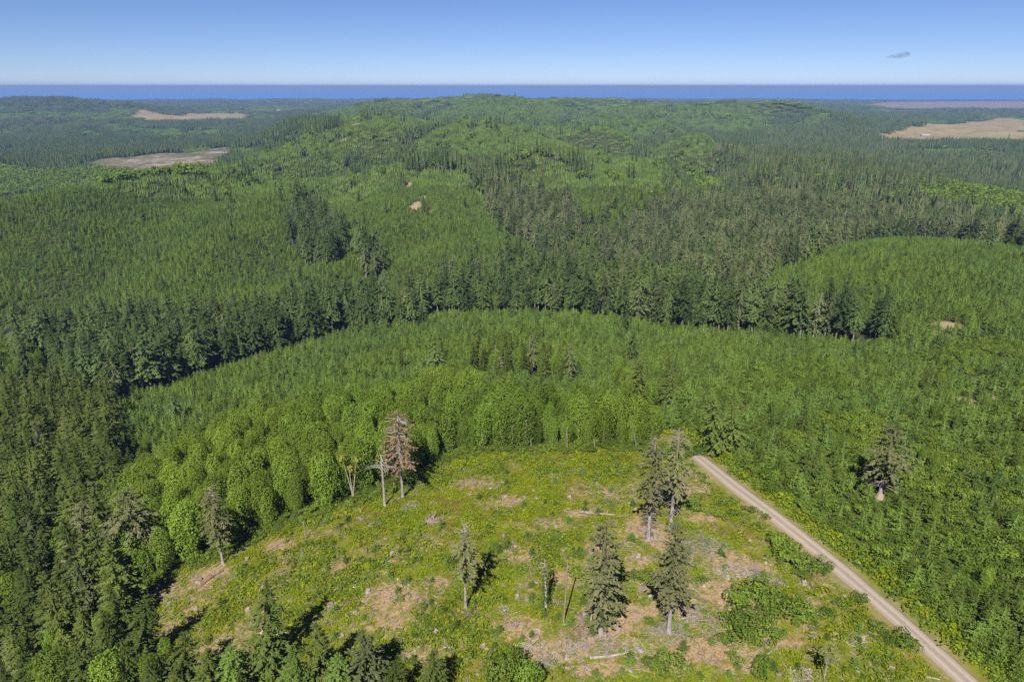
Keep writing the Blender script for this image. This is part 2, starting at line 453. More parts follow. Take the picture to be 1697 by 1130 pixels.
def plain_mat(name, a, b, scale=3.0, rough=.85, stretch=(1, 1, 1), bump=.0):
    t = NT(name)
    tc = t.n('ShaderNodeTexCoord'); mp = t.n('ShaderNodeMapping'); mp.inputs['Scale'].default_value = stretch
    t.l(tc.outputs['Object'], mp.inputs[0])
    oi = t.n('ShaderNodeObjectInfo')
    nz = t.noise(scale, 4.0, .6, mp.outputs[0])
    col = t.ramp(nz, [(.33, a), (.67, b)])
    hs = t.n('ShaderNodeHueSaturation'); t.l(col, hs.inputs['Color'])
    t.l(t.math('ADD', .82, t.math('MULTIPLY', oi.outputs['Random'], .36)), hs.inputs['Value'])
    p = t.n('ShaderNodeBsdfPrincipled'); t.l(hs.outputs[0], p.inputs['Base Color'])
    p.inputs['Roughness'].default_value = rough; p.inputs['Specular IOR Level'].default_value = .2
    if bump:
        bp = t.n('ShaderNodeBump'); bp.inputs['Strength'].default_value = bump; t.l(nz, bp.inputs['Height']); t.l(bp.outputs[0], p.inputs['Normal'])
    t.l(p.outputs[0], t.out.inputs[0])
    return t.m

def c4(r, g, b): return (r, g, b, 1.0)
M = {
 'young':  leaf_mat('young_conifer_needles', c4(.078, .128, .018), c4(.138, .190, .032), c4(.066, .122, .036), var=.85),
 'timber': leaf_mat('conifer_needles', c4(.036, .068, .021), c4(.080, .122, .034), c4(.096, .126, .038), var=.8),
 'fir':    leaf_mat('fir_needles', c4(.046, .076, .016), c4(.095, .128, .028), c4(.110, .125, .026), var=.7),
 'grey':   leaf_mat('old_spruce_needles', c4(.068, .092, .032), c4(.132, .152, .060), c4(.100, .112, .054), var=.85),
 'ragged': leaf_mat('ragged_conifer_needles', c4(.088, .104, .038), c4(.165, .166, .078), c4(.130, .126, .064), var=.4),
 'alder':  leaf_mat('alder_leaves', c4(.096, .156, .014), c4(.168, .220, .024), c4(.078, .148, .022), trans=.25, var=.7),
 'shrub':  leaf_mat('shrub_leaves', c4(.058, .112, .014), c4(.120, .172, .024), c4(.140, .185, .022), trans=.25),
 'yellow': leaf_mat('yellowing_leaves', c4(.180, .180, .030), c4(.240, .210, .040), c4(.140, .170, .030), trans=.3),
 'fern':   leaf_mat('bracken_and_bramble', c4(.110, .158, .006), c4(.245, .240, .011), c4(.088, .158, .008), trans=.25, patch=10.0),
 'rust':   leaf_mat('rusty_bracken', c4(.15, .115, .025), c4(.22, .165, .045), c4(.19, .165, .022), trans=.25, patch=10.0),
 'straw':  leaf_mat('dry_grass', c4(.26, .17, .07), c4(.38, .26, .12), c4(.26, .16, .08), trans=.2, patch=12.0),
 'dead':   leaf_mat('dead_needles', c4(.115, .075, .042), c4(.18, .12, .072), c4(.14, .095, .06), trans=.1),
 'bark':   plain_mat('conifer_bark', c4(.13, .105, .095), c4(.25, .21, .19), 5.0, stretch=(1, 1, .15)),
 'alderbark': plain_mat('alder_bark', c4(.13, .12, .09), c4(.25, .22, .18), 5.0, stretch=(1, 1, .3)),
 'silver': plain_mat('weathered_wood', c4(.17, .14, .14), c4(.34, .30, .30), 6.0, stretch=(1, 1, .2)),
 'wood':   plain_mat('bleached_slash', c4(.12, .095, .08), c4(.27, .225, .20), 3.0),
 'slash':  plain_mat('grey_slash', c4(.13, .112, .10), c4(.30, .27, .255), 3.0),
 'redwood': plain_mat('rotting_wood', c4(.085, .055, .045), c4(.20, .145, .125), 5.0),
 'cut':    plain_mat('sawn_wood', c4(.19, .145, .115), c4(.31, .255, .21), 8.0),
}

def terrain_mat():
    t = NT('land')
    geo = t.n('ShaderNodeNewGeometry'); pos = geo.outputs['Position']
    def att(n):
        a = t.n('ShaderNodeAttribute'); a.attribute_name = n; return a.outputs['Fac']
    n1 = t.noise(.45, 6.0, .65, pos); n2 = t.noise(.06, 4.0, .6, pos); n3 = t.noise(2.4, 4.0, .65, pos)
    floor = t.ramp(n1, [(.3, c4(.022, .030, .010)), (.7, c4(.055, .060, .022))])
    green = t.ramp(n1, [(.28, c4(.055, .085, .010)), (.5, c4(.095, .120, .013)), (.72, c4(.155, .155, .020))])
    green = t.mix(t.math('MULTIPLY', t.math('SUBTRACT', n2, .45), 4.0, True), green, t.mix(.5, green, c4(.19, .15, .02)))
    straw = t.ramp(n3, [(.3, c4(.16, .105, .056)), (.5, c4(.26, .18, .100)), (.72, c4(.34, .25, .16))])
    straw = t.mix(t.math('MULTIPLY', t.math('SUBTRACT', n2, .5), 3.0, True), straw, t.mix(.6, straw, c4(.23, .135, .095)))
    dirt = t.ramp(n3, [(.3, c4(.20, .15, .09)), (.7, c4(.30, .235, .155))])
    field = t.ramp(t.noise(.012, 5.0, .6, pos), [(.35, c4(.16, .125, .06)), (.55, c4(.23, .18, .095)), (.7, c4(.15, .145, .06))])
    slash = t.ramp(t.noise(.016, 5.0, .7, pos), [(.36, c4(.05, .075, .025)), (.5, c4(.11, .095, .06)), (.62, c4(.25, .21, .19))])
    mud = t.ramp(t.noise(.0025, 3.0, .6, pos), [(.35, c4(.15, .12, .125)), (.7, c4(.19, .155, .15))])
    col = t.mix(att('open'), floor, green)
    n4 = t.noise(.7, 6.0, .7, pos)
    sm = t.math('MULTIPLY', t.math('SUBTRACT', t.math('ADD', att('straw'), t.math('MULTIPLY', t.math('SUBTRACT', n4, .5), 3.8)), .45), 2.2, True)
    col = t.mix(t.math('MULTIPLY', sm, att('open')), col, straw)
    col = t.mix(att('field'), col, field)
    col = t.mix(att('slash'), col, slash)
    col = t.mix(att('dirt'), col, dirt)
    col = t.mix(att('mud'), col, mud)
    p = t.n('ShaderNodeBsdfPrincipled'); t.l(col, p.inputs['Base Color'])
    p.inputs['Roughness'].default_value = .9; p.inputs['Specular IOR Level'].default_value = .1
    bp = t.n('ShaderNodeBump'); bp.inputs['Strength'].default_value = .7; bp.inputs['Distance'].default_value = .35
    t.l(t.noise(1.3, 5.0, .65, pos), bp.inputs['Height']); t.l(bp.outputs[0], p.inputs['Normal'])
    t.l(p.outputs[0], t.out.inputs[0])
    return t.m

# ------------------------------------------------------------------ mesh helpers
def mesh_from(name, verts, faces, mats, midx=None, smooth_=False):
    me = bpy.data.meshes.new(name)
    verts = np.asarray(verts, np.float32); faces = np.asarray(faces, np.int32)
    nf, k = faces.shape
    me.vertices.add(len(verts)); me.vertices.foreach_set('co', verts.ravel())
    me.loops.add(nf * k); me.loops.foreach_set('vertex_index', faces.ravel())
    me.polygons.add(nf)
    me.polygons.foreach_set('loop_start', np.arange(0, nf * k, k, dtype=np.int32))
    me.polygons.foreach_set('loop_total', np.full(nf, k, np.int32))
    for m in mats: me.materials.append(m)
    if midx is not None: me.polygons.foreach_set('material_index', np.asarray(midx, np.int32))
    me.polygons.foreach_set('use_smooth', np.full(nf, smooth_, bool))
    me.update(calc_edges=True)
    return me

def quads_mesh(name, parts, mats):
    """parts: list of (quads (N,4,3), material index)"""
    q = np.concatenate([p[0] for p in parts]); mi = np.concatenate([np.full(len(p[0]), p[1]) for p in parts])
    return mesh_from(name, q.reshape(-1, 3), np.arange(len(q) * 4).reshape(-1, 4), mats, mi)

def link(name, me, parent=None, loc=None, rotz=0.0, scale=None):
    o = bpy.data.objects.new(name, me); C.objects.link(o)
    if parent is not None: o.parent = parent
    if loc is not None: o.location = loc
    if rotz: o.rotation_euler = (0, 0, rotz)
    if scale is not None: o.scale = scale
    return o

def kites(b, d, L, w, sag=.12):
    up = np.array([0, 0, 1.0])
    d = d / (np.linalg.norm(d, axis=1, keepdims=True) + 1e-9)
    s = np.cross(d, up); s /= (np.linalg.norm(s, axis=1, keepdims=True) + 1e-6)
    L = L[:, None]; w = w[:, None]
    mid = b + d * L * .5 - up * (sag * L)
    return np.stack([b, mid - s * w * .5 - up * sag * w, b + d * L - up * (sag * .6 * L), mid + s * w * .5 - up * sag * w], 1)

def tube(pts, rad, k=6, cap=True):
    pts = np.asarray(pts, float); rad = np.asarray(rad, float)
    d = np.gradient(pts, axis=0); d /= np.linalg.norm(d, axis=1, keepdims=True) + 1e-9
    ref = np.where(np.abs(d[:, 2:3]) > .9, np.array([[1.0, 0, 0]]), np.array([[0, 0, 1.0]]))
    a = np.cross(d, ref); a /= np.linalg.norm(a, axis=1, keepdims=True) + 1e-9
    b = np.cross(d, a)
    th = np.linspace(0, 2 * np.pi, k, endpoint=False)
    ring = pts[:, None] + rad[:, None, None] * (np.cos(th)[None, :, None] * a[:, None] + np.sin(th)[None, :, None] * b[:, None])
    nx = np.roll(ring, -1, axis=1)
    q = np.stack([ring[:-1], nx[:-1], nx[1:], ring[1:]], 2).reshape(-1, 4, 3)
    if cap:
        e = np.stack([np.repeat(pts[-1:], k, 0), ring[-1], nx[-1], nx[-1]], 1)
        e[:, 3] = (nx[-1] + pts[-1]) / 2
        q = np.concatenate([q, e])
    return q

def conifer(R, h, r, cb=.15, whorls=22, per=6, sprays=6, power=.85, gap=.05, droop=.25, rise=.05, irregular=.25, lean=(0, 0), top=1.0, fat=1.0, core=0.0):
    """quads of a needle crown whose branches droop in sprays; top<1 leaves the tip bare"""
    t = np.repeat(np.linspace(0, 1, whorls), per) + R.normal(0, .5 / whorls, whorls * per)
    keep = (R.random(len(t)) > gap) & (t < top)
    t = np.clip(t[keep], 0, .99); n = len(t)
    prof = (1 - t) ** power * np.minimum(1, .6 + 2.2 * t)
    L = r * prof * R.uniform(1 - irregular * 1.4, 1 + irregular, n) + .03 * r + .012 * h
    a = R.uniform(0, 2 * np.pi, n)
    z = h * (cb + (1 - cb) * t)
    ax = np.stack([lean[0] * (z / h), lean[1] * (z / h), np.zeros(n)], 1)
    s = np.tile(np.linspace(.28, 1.0, sprays), (n, 1)) + R.normal(0, .05, (n, sprays))
    out = np.stack([np.cos(a), np.sin(a), np.zeros(n)], 1)
    rr = rise + R.normal(0, .08, n) + .5 * t ** 2
    P = out[:, None] * (L[:, None] * s)[..., None]
    P[..., 2] = z[:, None] + L[:, None] * (rr[:, None] * s - droop * s ** 2)
    P += ax[:, None]
    side = np.where(np.arange(sprays) % 2, 1, -1)[None] * R.uniform(.2, 1.05, (n, sprays))
    side[:, -1] *= .2
    da = a[:, None] + side
    pitch = rr[:, None] - 1.5 * droop * s + R.normal(-.1, .22, (n, sprays))
    D = np.stack([np.cos(da) * np.cos(pitch), np.sin(da) * np.cos(pitch), np.sin(pitch)], -1)
    ln = (L[:, None] * .42 * R.uniform(.7, 1.3, (n, sprays)) + .012 * h) * fat
    q = [kites(P.reshape(-1, 3), D.reshape(-1, 3), ln.ravel(), ln.ravel() * R.uniform(.42, .62, ln.size), .14)]
    if core > 0:
        tz = np.linspace(.0, .97 if top >= 1 else top, 6)
        cr_ = core * r * (1 - tz) ** power * np.minimum(1, .6 + 2.2 * tz) + .02 * r
        zc = h * (cb + (1 - cb) * tz) - .06 * h * (1 - tz)
        kk = 8; th = np.linspace(0, 2 * np.pi, kk, endpoint=False)
        V = np.stack([np.stack([np.cos(th) * a_ * R.uniform(.75, 1.2, kk) + lean[0] * z_ / h, np.sin(th) * a_ * R.uniform(.75, 1.2, kk) + lean[1] * z_ / h, z_ + R.normal(0, .015 * h, kk)], 1) for a_, z_ in zip(cr_, zc)])
        nx = np.roll(V, -1, 1); q.append(np.stack([V[:-1], nx[:-1], nx[1:], V[1:]], 2).reshape(-1, 4, 3))
    if top >= 1:
        tip = np.tile(np.array([[lean[0] * .96, lean[1] * .96, h * .955]]), (5, 1)); aa = R.uniform(0, 6.28, 5)
        q.append(kites(tip, np.stack([np.cos(aa) * .18, np.sin(aa) * .18, np.ones(5)], 1), np.full(5, h * .05), np.full(5, h * .012), 0))
    return np.concatenate(q)

def trunk(R, h, rad, lean=(0, 0), k=7, topf=.08, flare=1.5, wob=.0):
    t = np.array([0, .015, .05, .2, .4, .6, .8, 1.0])
    pts = np.stack([lean[0] * t + R.normal(0, wob + 1e-9, 8) * t, lean[1] * t + R.normal(0, wob + 1e-9, 8) * t, t * h - .25 * (t == 0)], 1)
    r = rad * ((1 - t) * (1 - topf) + topf); r[0] *= flare; r[1] *= 1 + (flare - 1) * .5
    return tube(pts, r, k)

def dead_limbs(R, h, z0, z1, n, length, lean=(0, 0), rad=.05, droop=.3, k=4, twigs=1, rise=0.0):
    q = []
    for i in range(n):
        z = R.uniform(z0, z1) * h; a = R.uniform(0, 6.283); L = length * R.uniform(.4, 1.1)
        u = np.array([math.cos(a), math.sin(a), 0]); s = np.array([0, .35, .7, 1.0])
        b = np.array([lean[0] * z / h, lean[1] * z / h, z])
        up = rise + R.normal(0, .12)
        pts = b + u[None] * (L * s)[:, None] + np.stack([0 * s, 0 * s, L * (up * s - droop * s ** 2)], 1) + R.normal(0, .03 * L, (4, 3)) * s[:, None]
        q.append(tube(pts, rad * np.array([1, .75, .5, .2]), k, False))
        for _ in range(twigs):
            m = R.uniform(.35, .8); b2 = b + u * L * m + np.array([0, 0, L * (up * m - droop * m * m)])
            a2 = a + R.choice([-1, 1]) * R.uniform(.4, 1.0); l2 = L * R.uniform(.2, .45)
            e = b2 + np.array([math.cos(a2) * l2, math.sin(a2) * l2, R.normal(-.15, .2) * l2])
            q.append(tube([b2, (b2 + e) / 2, e], rad * np.array([.45, .35, .15]), 3, False))
    return np.concatenate(q)

def leafballs(R, centers, radii, per, size, flat=.75):
    q = []
    for c, r in zip(centers, radii):
        n = max(4, int(per * r * r))
        v = R.normal(0, 1, (n, 3)); v /= np.linalg.norm(v, axis=1, keepdims=True)
        v[:, 2] = np.abs(v[:, 2]) * 1.0 - .35 * (R.random(n) < .35)
        rad = r * R.uniform(.72, 1.08, n)[:, None]
        p = np.asarray(c) + v * rad * np.array([1, 1, flat])
        nrm = v * np.array([1, 1, 1.3]) + R.normal(0, .34, (n, 3)); nrm /= np.linalg.norm(nrm, axis=1, keepdims=True)
        u = np.cross(nrm, R.normal(0, 1, (n, 3))); u /= np.linalg.norm(u, axis=1, keepdims=True)
        w = np.cross(nrm, u)
        s = size * R.uniform(.6, 1.4, n)[:, None]; s2 = s * R.uniform(.55, .9, (n, 1))
        bend = nrm * s * .18
        q.append(np.stack([p - u * s, p - w * s2 - bend, p + u * s, p + w * s2 - bend], 1))
    return np.concatenate(q)

def broadleaf(R, h, r, cb=.08, n=1200, size=.22):
    """leaves over an uneven egg-shaped crown"""
    zm = cb + .58 * (1 - cb)
    def shell(m, f0, f1):
        zf = cb + (1 - cb) * R.random(m * 2) ** .85
        w = np.sqrt(np.clip(1 - np.where(zf > zm, (zf - zm) / (1 - zm), (zm - zf) / (zm - cb) * .86) ** 2, 0, 1))
        keep = R.random(m * 2) < w + .12; zf, w = zf[keep][:m], w[keep][:m]; m = len(zf)
        az = R.uniform(0, 6.283, m); f = np.ones(m)
        for kk, am in ((2, .12), (3, .12), (5, .10), (8, .07)): f += am * np.cos(kk * az + ph[kk] + zf * h * ph2[kk])
        rad = r * (w * .92 + .08) * f * R.uniform(f0, f1, m)
        p = np.stack([np.cos(az) * rad, np.sin(az) * rad, zf * h + .06 * h * (f - 1) + R.normal(0, .015 * h, m)], 1)
        up = np.where(zf > zm, (zf - zm) / (1 - zm), 0.0) * 1.2 + .35
        nv = np.stack([np.cos(az) * w, np.sin(az) * w, up], 1)
        return p, nv
    ph = {kk: R.uniform(0, 6.28) for kk in (2, 3, 5, 8)}; ph2 = {2: R.uniform(.2, .5), 3: R.uniform(-.7, -.3), 5: R.uniform(.7, 1.3), 8: R.uniform(-1.8, -1.0)}
    p1, n1 = shell(n, .88, 1.04); p2, n2 = shell(n // 3, .5, .8)
    p = np.concatenate([p1, p2]); nv = np.concatenate([n1, n2]); m = len(p)
    nrm = nv / np.linalg.norm(nv, axis=1, keepdims=True) + R.normal(0, .55, (m, 3)); nrm /= np.linalg.norm(nrm, axis=1, keepdims=True)
    u = np.cross(nrm, R.normal(0, 1, (m, 3))); u /= np.linalg.norm(u, axis=1, keepdims=True); w_ = np.cross(nrm, u)
    s_ = size * R.uniform(.6, 1.4, (m, 1)); s2 = s_ * R.uniform(.55, .9, (m, 1)); bend = nrm * s_ * .18
    q = np.stack([p - u * s_, p - w_ * s2 - bend, p + u * s_, p + w_ * s2 - bend], 1)
    c = p1[R.integers(0, len(p1), 10)] * np.array([.6, .6, 1.0])
    return q, c

def limbs_to(R, h, rad, centers, k=5):
    q = [tube([(0, 0, -.2), (0, 0, h * .3), (R.normal(0, .15), R.normal(0, .15), h * .6), (0, 0, h * .88)], [rad * 1.2, rad, rad * .7, rad * .25], 6)]
    for c in centers[:8]:
        z0 = c[2] * R.uniform(.45, .65)
        b = np.array([0, 0, z0]); m = b * .5 + c * .5 + np.array([0, 0, -.05 * h])
        q.append(tube([b, m, c], [rad * .4, rad * .28, rad * .1], 4, False))
    return np.concatenate(q)

# ------------------------------------------------------------------ terrain, sea
land_m = terrain_mat()
def build_terrain():
    ii, jj = np.meshgrid(np.arange(NX - 1), np.arange(NY - 1))
    a = (jj * NX + ii).ravel()
    faces = np.stack([a, a + 1, a + NX + 1, a + NX], 1)
    verts = np.stack([_gx.ravel(), _gy.ravel(), GZ.ravel()], 1)
    me = mesh_from('terrain', verts, faces, [land_m], None, True)
    x, y = _gx.ravel(), _gy.ravel()
    cls = np.zeros(len(x), int)
    d = np.hypot(x, y); wx, wy = ragged(x, y)
    wx = np.where(d < 700, x, wx); wy = np.where(d < 700, y, wy)
    for k, poly in STANDS: cls[inpoly(wx, wy, poly)] = k
    rd = np.where(d < 450, polydist(x, y, ROADPTS), 999.)
    bay = inpoly(x, y, BAY)
    op = ((cls == OPEN) | (rd < 9)).astype(float)
    op = np.maximum(op, .35 * (cls == MIXED))
    slash_p = STANDS[-5][1]
    sl = inpoly(wx, wy, slash_p).astype(float)
    fl = ((cls == BARE) & (sl < .5) & ~bay).astype(float)
    dm = dirtmask(x, y)
    dm = np.maximum(dm, .5 * (1 - smooth(2.2, 3.4, rd + 1.5 * (fbm(x / 5, y / 5, 91, 2) - .5))))
    lr = np.where(d < 450, polydist(x, y, LEFTROAD), 999.)
    dm = np.maximum(dm, 1 - smooth(1.8, 2.6, lr))
    st = strawmask(x, y) * (cls == OPEN)
    for n, v in (('open', op), ('straw', st), ('field', fl * (1 - sl)), ('slash', sl), ('dirt', dm), ('mud', bay.astype(float))):
        at_ = me.attributes.new(n, 'FLOAT', 'POINT'); at_.data.foreach_set('value', np.asarray(v, np.float32))
    o = link('terrain', me); tag(o, 'rolling ground of wooded hills, clearing and coastal lowland', kind='structure')
    return o
terrain = build_terrain()

def build_sea():
    t = NT('sea_water')
    geo = t.n('ShaderNodeNewGeometry')
    p = t.n('ShaderNodeBsdfPrincipled')
    p.inputs['Base Color'].default_value = c4(.030, .150, .42)
    p.inputs['Roughness'].default_value = .45; p.inputs['IOR'].default_value = 1.33
    p.inputs['Specular IOR Level'].default_value = .06
    t.l(p.outputs[0], t.out.inputs[0])
    S = 95000
    v = [(-S, 5000, 0), (S, 5000, 0), (S, S, 0), (-S, S, 0)]
    o = link('sea', mesh_from('sea', v, [[0, 1, 2, 3]], [t.m]))
    tag(o, 'blue ocean along the horizon', kind='structure')
build_sea()

def build_road(name, pts, half, label):
    t = NT(name + '_gravel')
    at_ = t.n('ShaderNodeAttribute'); at_.attribute_name = 'across'
    geo = t.n('ShaderNodeNewGeometry')
    n1 = t.noise(1.4, 5.0, .7, geo.outputs['Position']); n2 = t.noise(.12, 3.0, .6, geo.outputs['Position'])
    base = t.ramp(n1, [(.3, c4(.20, .165, .135)), (.7, c4(.30, .25, .21))])
    base = t.mix(t.math('MULTIPLY', n2, .9), base, c4(.215, .178, .145))
    # two paler wheel tracks, where tyres have swept the loose stone aside
    u = t.math('ABSOLUTE', at_.outputs['Fac'])
    tr = t.math('SUBTRACT', 1.0, t.math('MULTIPLY', t.math('ABSOLUTE', t.math('SUBTRACT', u, .42)), 5.5), True)
    base = t.mix(t.math('MULTIPLY', tr, .65), base, c4(.335, .285, .24))
    ce = t.math('SUBTRACT', 1.0, t.math('MULTIPLY', u, 6.0), True)
    base = t.mix(t.math('MULTIPLY', ce, .5), base, c4(.15, .125, .095))
    ed = t.math('MULTIPLY', t.math('SUBTRACT', t.math('ADD', u, t.math('MULTIPLY', n1, .5)), 1.0), 4.0, True)
    base = t.mix(ed, base, c4(.16, .12, .065))
    p = t.n('ShaderNodeBsdfPrincipled'); t.l(base, p.inputs['Base Color']); p.inputs['Roughness'].default_value = .95; p.inputs['Specular IOR Level'].default_value = .1
    bp = t.n('ShaderNodeBump'); bp.inputs['Strength'].default_value = .5; bp.inputs['Distance'].default_value = .05
    t.l(t.noise(6.0, 4.0, .7, geo.outputs['Position']), bp.inputs['Height']); t.l(bp.outputs[0], p.inputs['Normal'])
    t.l(p.outputs[0], t.out.inputs[0])
    P = np.array(pts)
    # resample with Catmull-Rom
    out = []
    for i in range(len(P) - 1):
        p0, p1, p2, p3 = P[max(i - 1, 0)], P[i], P[i + 1], P[min(i + 2, len(P) - 1)]
        n = max(2, int(np.hypot(*(p2 - p1)) / 2.0))
        for s in np.linspace(0, 1, n, endpoint=False):
            out.append(.5 * (2 * p1 + (p2 - p0) * s + (2 * p0 - 5 * p1 + 4 * p2 - p3) * s * s + (3 * p1 - p0 - 3 * p2 + p3) * s ** 3))
    out.append(P[-1]); out = np.array(out)
    d = np.gradient(out, axis=0); d /= np.linalg.norm(d, axis=1, keepdims=True)
    nrm = np.stack([d[:, 1], -d[:, 0]], 1)
    us = np.array([-1.15, -1.0, -.7, -.42, -.15, .15, .42, .7, 1.0, 1.15])
    prof = np.array([-.35, .05, .13, .10, .16, .16, .10, .13, .05, -.35])
    wv = half * (1 + .3 * (fbm(np.arange(len(out)) / 4.0, np.zeros(len(out)), 5, 2) - .5))
    XY = out[:, None] + nrm[:, None] * (us[None, :, None] * wv[:, None, None])
    zc = ground(out[:, 0], out[:, 1])
    gz = ground(XY[..., 0], XY[..., 1])
    zz = np.maximum(gz, (gz * .5 + zc[:, None] * .5)) + prof[None]
    V = np.concatenate([XY, zz[..., None]], -1).reshape(-1, 3)
    n, k = len(out), len(us)
    i, j = np.meshgrid(np.arange(k - 1), np.arange(n - 1)); a = (j * k + i).ravel()
    me = mesh_from(name, V, np.stack([a, a + k, a + k + 1, a + 1], 1), [t.m], None, True)
    aa = me.attributes.new('across', 'FLOAT', 'POINT'); aa.data.foreach_set('value', np.tile(us, n).astype(np.float32))
    o = link(name, me); tag(o, label, kind='structure')
build_road('gravel_road', ROADPTS, 2.15, 'straight gravel road along the edge of the clearing')
build_road('forest_track', LEFTROAD, 2.0, 'short bend of gravel track glimpsed between dark conifers')

# ------------------------------------------------------------------ tree kinds (each a crown mesh and a trunk mesh; joined copies serve the masses)
class Kind:
    def __init__(self, key, leaf, bark):
        self.key, self.leaf, self.bark = key, leaf, bark
        self.crowns, self.trunks, self.joined, self.h = [], [], [], []
    def add(self, crown, trk, h):
        i = len(self.crowns)
        self.crowns.append(quads_mesh(self.key + '_crown', [(crown, 0)], [M[self.leaf]]))
        self.trunks.append(quads_mesh(self.key + '_trunk', [(trk, 0)], [M[self.bark]]))
        me = quads_mesh(self.key + '_whole', [(crown, 0), (trk, 1)], [M[self.leaf], M[self.bark]])
        self.joined.append(bpy.data.objects.new(self.key + '_source_%d' % i, me)); self.h.append(h)

R = np.random.default_rng(101)
K = {}
k = K['young'] = Kind('young_conifer', 'young', 'bark')
for i in range(6):
    h = 6.4
    k.add(conifer(R, h, R.uniform(1.8, 2.2), .02, 14, 7, 7, .8, .05, .10, .24, .32, fat=.62, core=.40), trunk(R, h * .95, .09, k=5), h)
k = K['timber'] = Kind('conifer', 'timber', 'bark')
for i in range(6):
    h = 26.0
    k.add(conifer(R, h, R.uniform(3.7, 4.7), R.uniform(.22, .42), 22, 7, 9, .75, .08, .28, .05, .36, fat=.64, core=.40), trunk(R, h * .97, .38), h)
k = K['dense'] = Kind('bushy_conifer', 'fir', 'bark')
for i in range(5):
    h = 19.0
    k.add(conifer(R, h, R.uniform(3.6, 4.4), R.uniform(.04, .10), 24, 8, 12, .8, .06, .22, .10, .36, fat=.52, core=.34), trunk(R, h * .97, .27), h)
k = K['grey'] = Kind('old_spruce', 'grey', 'silver')
for i in range(6):
    h = 25.0
    k.add(conifer(R, h, R.uniform(3.6, 4.8), R.uniform(.18, .32), 18, 6, 9, .5, .2, .34, .05, .5, fat=.62, core=.4, top=R.choice([.93, 1.0])), np.concatenate([trunk(R, h * .99, .36), dead_limbs(R, h, .3, .97, 9, 2.4, rad=.06, twigs=0)]), h)
k = K['alder'] = Kind('alder_tree', 'alder', 'alderbark')
for i in range(6):
    h = 14.0
    cr, cc = broadleaf(R, h, R.uniform(2.3, 2.9), R.uniform(.02, .10), 2600, .17)
    k.add(cr, limbs_to(R, h, .16, cc), h)
k = K['shrub'] = Kind('leafy_shrub', 'shrub', 'alderbark')
for i in range(5):
    h = 2.6
    n = 7; c = np.stack([R.normal(0, .75, n), R.normal(0, .75, n), R.uniform(.7, 1.7, n)], 1)
    k.add(leafballs(R, c, R.uniform(.65, 1.0, n), 84, .145), limbs_to(R, 1.6, .05, c), h)

# ground-cover tufts
def tuft(R, n, spread, hgt, ln, wd):
    b = np.stack([R.normal(0, spread, n), R.normal(0, spread, n), R.uniform(.0, hgt, n)], 1)
    a = R.uniform(0, 6.28, n); p = R.uniform(.05, .9, n)
    return kites(b, np.stack([np.cos(a) * np.cos(p), np.sin(a) * np.cos(p), np.sin(p)], 1), ln * R.uniform(.6, 1.3, n), wd * R.uniform(.6, 1.3, n), .2)

def source(name, parts, mats):
    return bpy.data.objects.new(name, quads_mesh(name, parts, mats))
FERN = [source('fern_source_%d' % i, [(tuft(R, 40, .42, .35, .48, .17), 0)], [M['fern']]) for i in range(4)]
RUST = [source('rust_source_%d' % i, [(tuft(R, 36, .42, .35, .45, .15), 0)], [M['rust']]) for i in range(3)]
BRAMBLE = [source('bramble_source_%d' % i, [(leafballs(R, np.stack([R.normal(0, .4, 4), R.normal(0, .4, 4), R.uniform(.1, .35, 4)], 1), R.uniform(.35, .6, 4), 60, .13), 0)], [M['shrub' if i % 2 else 'fern']]) for i in range(4)]
GRASS = [source('grass_source_%d' % i, [(tuft(R, 20, .35, .1, .5, .10), 0)], [M['straw']]) for i in range(3)]
TWIGS = []
for i in range(4):
    q = []
    for _ in range(6):
        p = np.array([R.normal(0, .5), R.normal(0, .5), R.uniform(.05, .3)]); a = R.uniform(0, 6.28); L = R.uniform(.5, 1.6)
        e = p + np.array([math.cos(a) * L, math.sin(a) * L, R.normal(0, .12)]); q.append(tube([p, (p + e) / 2 + R.normal(0, .05, 3), e], [.045, .04, .02], 4, False))
    TWIGS.append(source('twig_source_%d' % i, [(np.concatenate(q), 0)], [M['wood']]))

